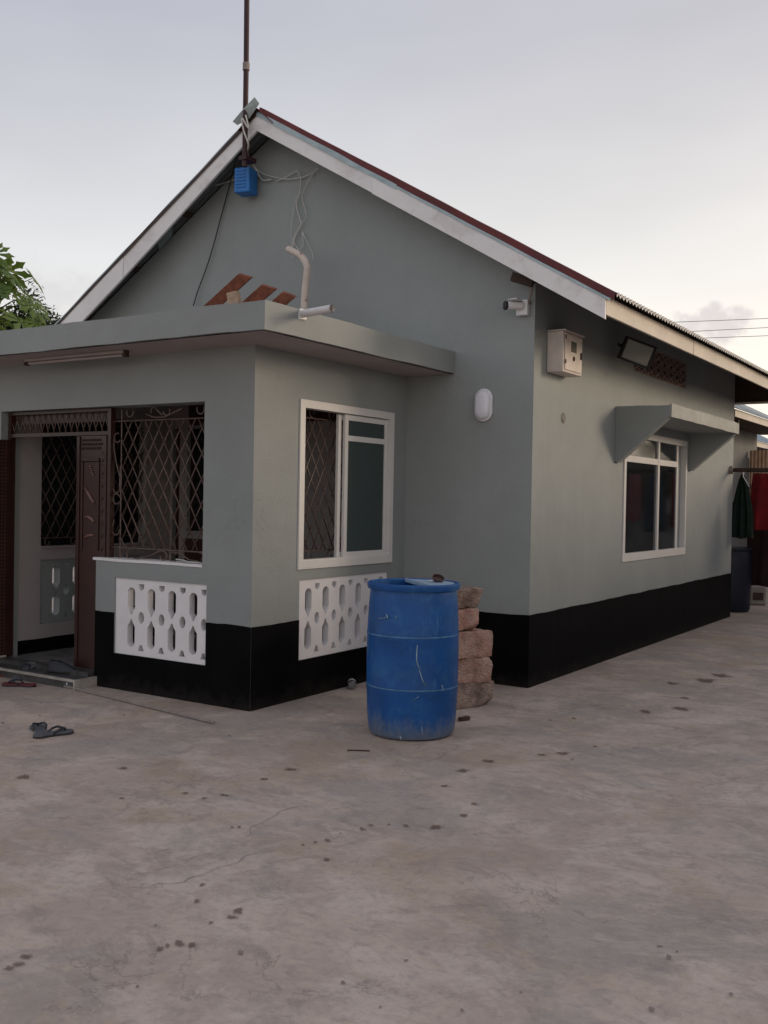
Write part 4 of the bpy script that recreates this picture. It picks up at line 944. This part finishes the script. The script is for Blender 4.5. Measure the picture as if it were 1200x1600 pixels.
# ------------------------------------------------------------------ coral stone blocks behind the drum
blocks = [((.0, -1.0), .25, .42, 0.0, .185, .10, 'coral_stone_dark', 'rough grey brown coral block at the bottom of the stack'),
          ((-.005, -1.005), .24, .40, .187, .185, .04, 'coral_stone', 'reddish coral block second from the ground in the stack'),
          ((-.01, -1.0), .25, .40, .374, .195, .10, 'coral_stone', 'large pinkish coral block in the middle of the stack'),
          ((-.085, -1.02), .20, .36, .571, .165, -.05, 'coral_stone', 'smaller orange coral block second from the top'),
          ((-.055, -1.0), .24, .34, .738, .155, .22, 'coral_stone_dark', 'broken wedge shaped coral piece on top of the stack')]
for i, ((x, y), w, d_, z, h, rz, m, lab) in enumerate(blocks):
    o = rough_box('coral_block', (-w/2, -d_/2, 0), (w/2, d_/2, h), .018, (.012, .013, .011, .012, .014)[i], m, None, 20+i*3, (8.5, 11, 9.5, 12, 8)[i], .003)
    if i == 4:
        for v in o.data.vertices:                          # undercut wedge
            k = 1-v.co.z/h; v.co.x -= .07*k*(1 if v.co.x > 0 else 0); v.co.y *= 1-.15*k
    for q in range(3):                                 # knocked off corners and edges
        rr_ = random.Random(50+i*9+q); c_ = Vector((rr_.choice((-1, 1))*w/2, rr_.choice((-1, 1, -1))*d_/2*rr_.uniform(.2, 1), h*rr_.choice((0, 1, 1)))); n_ = Vector((c_.x, c_.y*.6, (c_.z-h/2)*1.6)).normalized(); lim = c_.dot(n_)-rr_.uniform(.006, .020)
        for v in o.data.vertices:
            e_ = v.co.dot(n_)-lim
            if e_ > 0: v.co -= n_*e_*.9
    for v in o.data.vertices: v.co.z = max(v.co.z, 0.002)
    o.data.polygons.foreach_set('use_smooth', [True]*len(o.data.polygons)); o.data.set_sharp_from_angle(angle=R(50))
    o.location = (x-.115, y+.055, z); o.rotation_euler = (0, 0, R(-32)+rz+(.06, -.10, .05, .12, 0)[i]); tag(o, lab, 'block', 'stack of coral blocks')

# ------------------------------------------------------------------ small things on the ground
def sandal(loc, rz, sole, strap, label, group, side=1, tilt=None, L=.27):
    o = empty('flip_flop', label, 'sandal', group, loc)
    prof_ = [(-.50, .0), (-.47, .12), (-.36, .165), (-.15, .135), (.0, .13), (.18, .17), (.34, .19), (.46, .13), (.50, .02), (.48, -.10), (.38, -.165), (.2, -.155), (0, -.12), (-.2, -.125), (-.36, -.145), (-.46, -.11)]
    pr = [(a*L, b*L*1.02*side) for a, b in prof_]
    for za, zb, mm, nm in ((.002, .011, strap, 'outsole'), (.0112, .022, sole, 'footbed')):
        mb = MB(); mb.prism(pr, lambda u, w, t: (u, w, t), za, zb); bevel(mb.build(nm, mm, o), .004)
    toe = Vector((.30*L, 0, .022))
    for s in (-1, 1):
        e = Vector((-.06*L, s*.135*L, .02)); mid_ = (toe+e)/2+Vector((.01, s*.016, .026))
        pts = [toe, toe+Vector((0, 0, .012)), toe.lerp(mid_, .55)+Vector((0, 0, .006)), mid_, mid_.lerp(e, .55)+Vector((0, s*.008, .005)), e]
        MB().tube(pts, [.006, .007, .007, .008, .008, .006], 8).build('strap', strap, o, smooth=True)
    o.rotation_euler = tilt or (0, 0, rz); 
    if tilt: o.rotation_euler.z = rz
    return o
P = on(62, 1143, Z=0); Q = on(86, 1147, Z=0)
sandal((P.x, P.y, 0), R(150), 'rubber_grey', 'rubber_dark', 'grey flip flop on the yard, the left one of the pair', 'grey flip flop pair', 1)
sandal((Q.x+.02, Q.y-.03, .0), R(75), 'rubber_grey', 'rubber_dark', 'grey flip flop on the yard, the right one of the pair', 'grey flip flop pair', -1)
P = on(30, 1072, Z=0); sandal((P.x, P.y, 0), R(205), 'rubber_red', 'rubber_dark', 'dark red flip flop before the door step, nearer the bottle', 'red flip flops at the door', 1, L=.29)
P = on(2, 1058, Z=0); sandal((P.x-.05, P.y, 0), R(215), 'rubber_red', 'rubber_red', 'dark red flip flop at the left picture edge', 'red flip flops at the door', -1)
P = on(38, 1060, Z=0); sandal((P.x, P.y-.0, .045), R(100), 'rubber_grey', 'rubber_dark', 'grey flip flop tipped against the door step', 'dark footwear at the step', 1, tilt=(R(8), R(-28), 0))
def shoe(loc, rz, label):
    o = empty('shoe', label, 'shoe', 'dark footwear at the step', loc); bm = bmesh.new(); L = .27; secs = []
    for i in range(9):
        t = i/8; x = -L/2+L*t; w = .036+.014*math.sin(math.pi*min(1, t*1.1)); h = (.085 if t < .45 else .085-.055*((t-.45)/.55))*(1 if 0 < i < 8 else .6)
        secs.append([bm.verts.new((x, w*math.cos(a)*(1 if 0 < i < 8 else .55), .012+max(0, math.sin(a))*h)) for a in [math.pi*k/8 for k in range(9)]])
    for a, b in zip(secs, secs[1:]):
        for k in range(8):
            if secs.index(a) in (1, 2, 3) and k in (3, 4): continue
            bm.faces.new((a[k], a[k+1], b[k+1], b[k]))
    bm.faces.new(secs[0]); bm.faces.new(secs[-1][::-1]); bmesh.ops.recalc_face_normals(bm, faces=bm.faces)
    me = bpy.data.meshes.new('upper'); bm.to_mesh(me); bm.free(); me.materials.append(MATS['rubber_dark']); u = bpy.data.objects.new('upper', me); COL.objects.link(u); u.parent = o
    me.polygons.foreach_set('use_smooth', [True]*len(me.polygons))
    mb = MB(); mb.prism([(-.138, -.03), (-.138, .03), (-.05, .04), (.06, .052), (.125, .035), (.14, 0), (.125, -.035), (.06, -.052), (-.05, -.04)], lambda a, b, t: (a, b, t), .001, .013); mb.build('sole', 'black_plastic', o)
    o.rotation_euler = (0, 0, rz); return o
P = on(84, 1052, Z=.082); shoe((P.x, P.y+.08, .0815), R(15), 'black shoe resting on the edge of the door step')
def bottle(loc, rz, m, label, L=.24, r=.034):
    o = empty('bottle', label, 'bottle', None, loc)
    mb = MB(); mb.lathe([(.001, 0), (r*.8, .002), (r, .012), (r, .05), (r*.93, .06), (r, .07), (r, .10), (r*.93, .11), (r, .12), (r, L*.68), (r*.75, L*.8), (r*.38, L*.9), (r*.38, L*.95)], 20); b_ = mb.build('body', m, o, smooth=45)
    mb = MB(); mb.lathe([(r*.42, L*.945), (r*.42, L), (.001, L)], 16); k_ = mb.build('cap', 'white_plastic', o, smooth=40)
    mb = MB(); mb.lathe([(r*1.01, L*.34), (r*1.01, L*.55)], 20); l_ = mb.build('label_band', 'barrel_navy' if 'blue' in label else 'white_plastic', o, smooth=True)
    o.rotation_euler = (R(90), 0, rz); return o
P = on(78, 1066, Z=0); bottle((P.x+.10, P.y+.0, .036), R(70), 'bottle_plastic', 'empty blue tinted water bottle lying against the door step')
P = on(557, 1080, Z=0); bottle((P.x-.06, P.y+.02, .036), R(215), 'bottle_clear', 'clear plastic bottle lying by the porch base behind the drum', .25)
A, B = on(97, 1071, Z=.012), on(334, 1129, Z=.012)
o = MB().tube([A, A.lerp(B, .4)+Vector((0, 0, .0)), B], .011, 8).build('stick', 'stick_grey', None, smooth=40); shift(o, (B.x, B.y, 0)); tag(o, 'long thin grey stick lying along the porch base', 'stick')
P = on(725, 1126, Z=0); o = rough_box('stone_chip', (-.05, -.022, 0), (.05, .022, .028), .02, .006, 'stone_brown', None, 40, 9, .006); o.location = (P.x, P.y, .002); o.rotation_euler = (0, 0, R(65)); tag(o, 'small dark brown brick chip beside the drum foot', 'stone')
P = on(560, 1174, Z=0); o = MB().tube([(-.07, 0, .006), (.0, .004, .006), (.07, -.004, .006)], .004, 6).build('twig', 'dark_wood'); o.location = P; o.rotation_euler = (0, 0, -YAW); tag(o, 'thin dark twig on the yard before the drum', 'twig')
for i, (x, y) in enumerate([(64, 1099), (193, 1119), (358, 1151), (243, 1448), (376, 1491), (1045, 1498), (1018, 1580), (894, 1188), (1142, 1556), (4, 1131), (62, 1119)]):
    P = on(x, y, Z=0); s = random.uniform(.006, .012)
    o = rough_box('pebble', (-s, -s*.7, 0), (s, s*.7, s*.7), s*.7, s*.2, 'stick_grey' if i < 9 else 'stone_brown', ground, 60+i, 30, s*.2); o.location = (P.x, P.y, .004)

# ------------------------------------------------------------------ behind the house: washing, barrel, next houses
wp = empty('washing_pole', 'dark pole for washing fixed to the far end of the side wall', 'pole', loc=(0, 6.55, 2.05))
MB().tube([(-.005, 0, 0), (1.9, .05, .0)], .030, 10).build('pole', 'dark_wood', wp, smooth=40)
MB().tube([(-.001, 0, 0), (.05, 0, 0)], .055, 12).build('wall_socket', 'stick_grey', wp, smooth=40)
def cloth(name, m, x0, x1, ztop, zbot, y, label, n=26, narrow=.25, seed=0, lean=0.0):
    mb = MB(); rows = 12; g_ = []
    for j in range(rows+1):
        t = j/rows; row = []
        for i in range(n+1):
            s = i/n; c_ = (x0+x1)/2; w = (x1-x0)*(narrow+(1-narrow)*min(1, t*1.6)**.7)
            fold = .05*math.sin(s*19+seed)+.03*math.sin(s*41+seed*2+t*2)
            row.append((c_+(s-.5)*w+lean*t, y+fold*(.3+.7*t), ztop+(zbot-ztop)*t-.05*noise.noise(Vector((s*3, seed, t)))*t))
        g_.append(row)
    for j in range(rows):
        for i in range(n): mb.add([g_[j][i], g_[j][i+1], g_[j+1][i+1], g_[j+1][i]], [(0, 1, 2, 3)])
    o = mb.build(name, m, None, smooth=True, weld=True); sm = o.modifiers.new('thickness', 'SOLIDIFY'); sm.thickness = .006; shift(o, ((x0+x1)/2, y, ztop)); return tag(o, label, 'clothing', 'washing on the pole')
cloth('hanging_shirt', 'cloth_green', -.06, .24, 2.0, 1.10, 6.9, 'dark green garment on a hanger behind the house corner', narrow=.1, seed=1)
cloth('hanging_cloth', 'cloth_red', .15, .95, 2.02, 1.22, 7.1, 'deep red cloth hanging at the right picture edge', narrow=.9, seed=2)
cloth('hanging_shirt', 'cloth_navy', .98, 1.30, 2.0, 1.15, 7.0, 'dark navy garment on the pole, mirrored left in the side window', narrow=.5, seed=3)
cloth('hanging_cloth', 'cloth_pink', 1.34, 1.58, 2.0, 1.3, 7.02, 'faded pink garment on the pole, mirrored in the side window', narrow=.7, seed=4)
cloth('hanging_cloth', 'cloth_dark', 1.6, 1.88, 2.02, 1.0, 7.05, 'black garment at the outer end of the washing pole', narrow=.8, seed=5)
cloth('hanging_cloth', 'cloth_dark', -.05, .9, 1.35, .35, 7.9, 'dark brown sheet added to stand for shade low behind the red cloth', narrow=1.0, seed=6)  # added dark sheet that stands for the shade in the passage
hg = MB().tube([(.10, 6.86, 2.09), (.115, 6.86, 2.04), (.11, 6.86, 1.97), (.20, 6.86, 1.82)], .008, 6).build('clothes_hanger', 'white_plastic', None, smooth=True); shift(hg, (.10, 6.86, 2.09)); tag(hg, 'white plastic clothes hanger above the green garment', 'hanger')
br_ = MB().tube([(-.05, 7.0, 1.56), (.16, 7.05, 1.86)], .035, 8).build('prop_stick', 'dark_wood', None); shift(br_, (-.05, 7.0, 1.56)); tag(br_, 'dark diagonal timber strut behind the green garment', 'strut')
nb = empty('barrel', 'dark navy barrel half hidden behind the far house corner', 'barrel', loc=(-.20, 7.55, 0))
MB().lathe([(.0, .003), (.26, .003), (.28, .04), (.29, .3), (.29, .62), (.275, .9), (.26, .93), (.0, .93)], 36).build('body', 'barrel_navy', nb, smooth=40)
MB().lathe([(.27, .90), (.30, .905), (.30, .94), (.265, .94)], 36).build('rim', 'barrel_navy', nb, smooth=40)
jp = on(1183, 945, Z=0)
jc = empty('jerrycan', 'dusty white plastic jerrycan standing behind the house', 'jerrycan', loc=(jp.x, jp.y, 0)); jc.rotation_euler = (0, 0, R(20))
bevel(MB().box((-.13, -.09, .002), (.13, .09, .30)).build('body', 'jerry_white', jc), .035, 3)
MB().tube([(-.09, 0, .295), (-.08, 0, .35), (.03, 0, .36), (.06, 0, .29)], .017, 8).build('handle', 'jerry_white', jc, smooth=True)
MB().tube([(.09, 0, .29), (.09, 0, .345)], .026, 12).build('cap', 'cup_brown', jc); MB().box((-.08, -.0925, .08), (.08, -.0905, .20)).build('label_patch', 'cup_brown', jc)
def heap(x, y, s, m, label, seed):
    o = rough_box('sack', (-s, -s*.8, 0), (s, s*.8, s*1.3), s*.3, s*.22, m, None, seed, 4/s*.4, s*.25); o.location = (x, y, 0); o.data.polygons.foreach_set('use_smooth', [True]*len(o.data.polygons)); return tag(o, label, 'sack', 'sacks behind the house')
p_ = on(1165, 915, Z=0); heap(p_.x+.05, p_.y-.1, .26, 'cloth_dark', 'dark brown sack beside the navy barrel', 71); heap(p_.x+.65, p_.y+.5, .36, 'far_dark', 'large dark sack behind the jerrycan', 72)

def row_house(name, label, wx, y0, y1, ez, ex, hoods=(), roofm='metal_sheet', wallm='far_wall'):
    h = empty(name, label, 'house', None, (wx, y0, 0))
    MB().box((-5, 0, -.02), (0, y1-y0, ez+.1)).build('wall', wallm, h)
    MB().box((0.001, -.001, 0), (.006, y1-y0, .5)).build('base_band', 'black_paint', h)
    rf = empty('roof', parent=h); n = int((y1-y0+.6)/.0127); mb = MB(); pr = []
    for i in range(n+1):
        yy = -.3+(y1-y0+.6)*i/n; w = .012*math.cos(2*math.pi*yy/.076); pr.append([(ex-wx+.08, yy, ez+.13+w), (-2.6, yy, ez+.13+.5*(ex-wx+2.68)+w)])
    for i in range(n): mb.add([pr[i][0], pr[i+1][0], pr[i+1][1], pr[i][1]], [(0, 1, 2, 3)])
    mb.build('roof_sheet', roofm, rf, smooth=True, weld=True)
    MB().box((ex-wx, -.28, ez), (ex-wx+.025, y1-y0+.3, ez+.13)).build('fascia_board', 'fascia_cream', rf)
    MB().prism([(ex-wx-.02, ez-.02), (ex-wx-.02, ez+.10), (-2.4, ez+.10+.5*(ex-wx+2.4)), (-2.4, ez-.02)], lambda u, w, t: (u, t, w), -.28, -.25).build('bargeboard', 'dark_wood', rf)
    MB().box((-.1, .2, ez-.18), (ex-wx-.03, .26, ez-.03)).build('tie_beam', 'dark_wood', rf)
    MB().box((.002, -.24, ez+.02), (ex-wx-.002, y1-y0+.28, ez+.04)).build('soffit', 'dark_wood', rf)
    for (ya, yb, z) in hoods:
        MB().box((0.001, ya, z), (.45, yb, z+.11)).build('window_hood', 'white_paint', h)
        MB().prism([(.001, z-.4), (.44, z-.001), (.001, z-.001)], lambda u, w, t: (u, t, w), ya, ya+.08).build('hood_cheek', 'far_wall', h)
    return h
row_house('row_house', 'next pale house in the row just behind the grey green bungalow', -1.65, 10.8, 15.6, 3.13, -.93, [(11.2, 12.3, 2.45), (12.9, 14.0, 2.4)])
row_house('row_house', 'farther house in the row with blue grey tin roof', -3.1, 17.0, 22, 3.05, -2.35, [(18, 19.4, 2.4)], 'roof_blue')
fn = empty('tin_fence', 'warm ochre corrugated tin fence closing the lane behind the houses', 'fence', loc=(-.62, 14.8, 0))
for k in range(4):
    mb = MB(); n = 60; x0_ = -1.0+k*.78
    for i in range(n):
        a, b = x0_+.8*i/n, x0_+.8*(i+1)/n; f_ = lambda x: .018*math.cos(2*math.pi*x/.076)+(.02 if k % 2 else 0)
        mb.add([(a, f_(a), .02), (b, f_(b), .02), (b, f_(b), 2.75+.06*(k % 3)), (a, f_(a), 2.75+.06*(k % 3))], [(0, 1, 2, 3)])
    mb.build('fence_sheet', 'fence_sheet', fn, smooth=True, weld=True)
for k in range(3): MB().box((-1.0+k*1.5, .06, 0), (-.92+k*1.5, .14, 2.6)).build('post', 'dark_wood', fn)

# unseen yard wall added to shade the lower side wall, mirrored in the side window
bw = empty('shading_yard_wall', 'plain unseen yard wall added to the right to block low sun, mirrored in the side window', 'wall', None, (5.6, -3, 0))
MB().box((0, 0, -.02), (.2, 33, 2.75)).build('wall', 'far_wall', bw)
rough_box('coping', (-.04, 0, 2.751), (.24, 33, 2.82), .3, .01, 'far_wall', bw, 77)
# ------------------------------------------------------------------ trees on the left
def papaya():
    base = CAM+15*ray(-12, 470); base = Vector((base.x, base.y, 0)); top = CAM+15*ray(-12, 470)
    t = empty('papaya_tree', 'papaya tree with large lobed leaves behind the porch roof', 'tree', None, base)
    H_ = top.z; pts = [Vector((.05*math.sin(i*.9), .04*math.cos(i*.7), H_*i/8)) for i in range(9)]
    MB().tube(pts, [.11-.05*i/8 for i in range(9)], 10).build('trunk', 'bark', t, smooth=True)
    crown = empty('crown', parent=t, loc=(0, 0, H_))
    def leafmesh(seed):
        rnd = random.Random(seed); mb = MB(); lobes = 9
        for k in range(lobes):
            a = R(-150+300*k/(lobes-1)); L = (.36-.10*abs(k-4)/4)*rnd.uniform(.88, 1.1); d = Vector((math.cos(a), math.sin(a), 0)); s = Vector((-d.y, d.x, 0))
            dr = lambda q: Vector((0, 0, -.32*q*q))
            P_ = [Vector((0, 0, 0)), d*L*.35+s*.024+dr(L*.35), d*L*.55+s*.035+dr(L*.55), d*L*.66+s*.06+dr(L*.75), d*L*.78+s*.03+dr(L*.8), d*L+dr(L), d*L*.78-s*.03+dr(L*.8), d*L*.66-s*.06+dr(L*.75), d*L*.55-s*.035+dr(L*.55), d*L*.35-s*.024+dr(L*.35)]
            c_ = d*L*.55+dr(L*.5)+Vector((0, 0, .012)); P_.append(c_)
            mb.add(P_, [(i, i+1, 10) for i in range(9)]+[(9, 0, 10)])
        return mb
    protos = {}
    for i in range(46):
        a = i*2.399+random.uniform(-.3, .3); el = R(75-i*2.7+random.uniform(-8, 8)); L = random.uniform(.55, .9)
        d = Vector((math.cos(a)*math.cos(el), math.sin(a)*math.cos(el), math.sin(el))); e = d*L+Vector((0, 0, -.12*L)); root = Vector((0, 0, -.012*i))
        st_ = MB().tube([root, root+d*L*.55+Vector((0, 0, .03)), root+e], [.012, .009, .006], 6).build('leaf_stalk', 'papaya_yellow' if i > 40 else 'papaya_leaf', crown, smooth=True)
        key = (i % 5, i > 36)
        if key not in protos:
            lf = leafmesh(i % 5).build('leaf', 'papaya_yellow' if i > 36 else 'papaya_leaf', crown, smooth=False); protos[key] = lf
        else: lf = protos[key].copy(); COL.objects.link(lf); lf.parent = crown
        lf.location = root+e; dd = Vector((d.x, d.y, -.35-random.uniform(0, .5)-.012*i)).normalized()
        x_ = dd; z_ = (Vector((0, 0, 1))-x_*x_.z+Vector((random.uniform(-.3, .3), random.uniform(-.3, .3), 0))).normalized(); y_ = z_.cross(x_).normalized(); z_ = x_.cross(y_)
        lf.rotation_euler = Matrix((x_, y_, z_)).transposed().to_euler(); s_ = random.uniform(.85, 1.25); lf.scale = (s_,)*3
papaya()
def leafy(name, label, x, y, dist, rx, rz, n, m, seed, pos=None):
    rnd = random.Random(seed); c = pos or CAM+dist*ray(x, y); t = empty(name, label, 'tree', None, (c.x, c.y, 0))
    MB().tube([(0, 0, 0), (.06, .03, c.z*.45), (0, 0, c.z*.85)], [.14, .11, .06], 10).build('trunk', 'bark', t, smooth=True)
    for k in range(5):
        a = k*1.257; MB().tube([(0, 0, c.z*.62), (.35*rx*math.cos(a), .35*rx*math.sin(a), c.z*.85), (.75*rx*math.cos(a), .75*rx*math.sin(a), c.z+.2*rz)], [.05, .035, .012], 8).build('limb', 'bark', t, smooth=True)
    mb = MB(); cl_ = [Vector((rnd.gauss(0, .45)*rx, rnd.gauss(0, .45)*rx, rnd.gauss(0, .42)*rz)) for _ in range(60)]
    for i in range(n):
        q = rnd.choice(cl_)+Vector((rnd.gauss(0, .13), rnd.gauss(0, .13), rnd.gauss(0, .11))); q.z += c.z
        d = Vector((rnd.uniform(-1, 1), rnd.uniform(-1, 1), rnd.uniform(-.9, .3))).normalized(); s = d.cross(Vector((rnd.uniform(-1, 1), rnd.uniform(-1, 1), 1))).normalized(); L = rnd.uniform(.07, .13)
        mb.add([q, q+d*L*.5+s*L*.16, q+d*L, q+d*L*.5-s*L*.16], [(0, 1, 2, 3)])
    o = mb.build('crown', m, t); o['kind'] = 'stuff'
leafy_at = None
leafy('leafy_tree', 'dark small leaved tree below the papaya crown', 38, 520, 17.5, .75, .45, 9000, 'dark_leaf', 4)

leafy('leafy_tree', 'dense dark tree at the end of the lane, mirrored in the side window', 0, 0, 0, 1.7, 1.5, 12000, 'dark_leaf', 9, Vector((5.0, 19.0, 2.4)))
# ------------------------------------------------------------------ power lines in the sky
for (xa, ya), (xb, yb), w in (((1040, 504), (1215, 497), 'topmost power line in the sky above the rear roofs'), ((1060, 519), (1215, 511), 'middle power line in the sky above the rear roofs'), ((1080, 529), (1215, 524), 'lowest power line in the sky above the rear roofs')):
    A, B = CAM+38*ray(xa, ya), CAM+40*ray(xb, yb); d = (B-A); pts = [A+d*(-1.2+3.4*i/16)+Vector((0, 0, .010*(i-8)**2*.02)) for i in range(17)]
    o = MB().tube(pts, .011, 6).build('power_line', 'wire_black', None, smooth=True); shift(o, pts[0]); tag(o, w, 'power line', 'power lines')
bpy.context.view_layer.update()
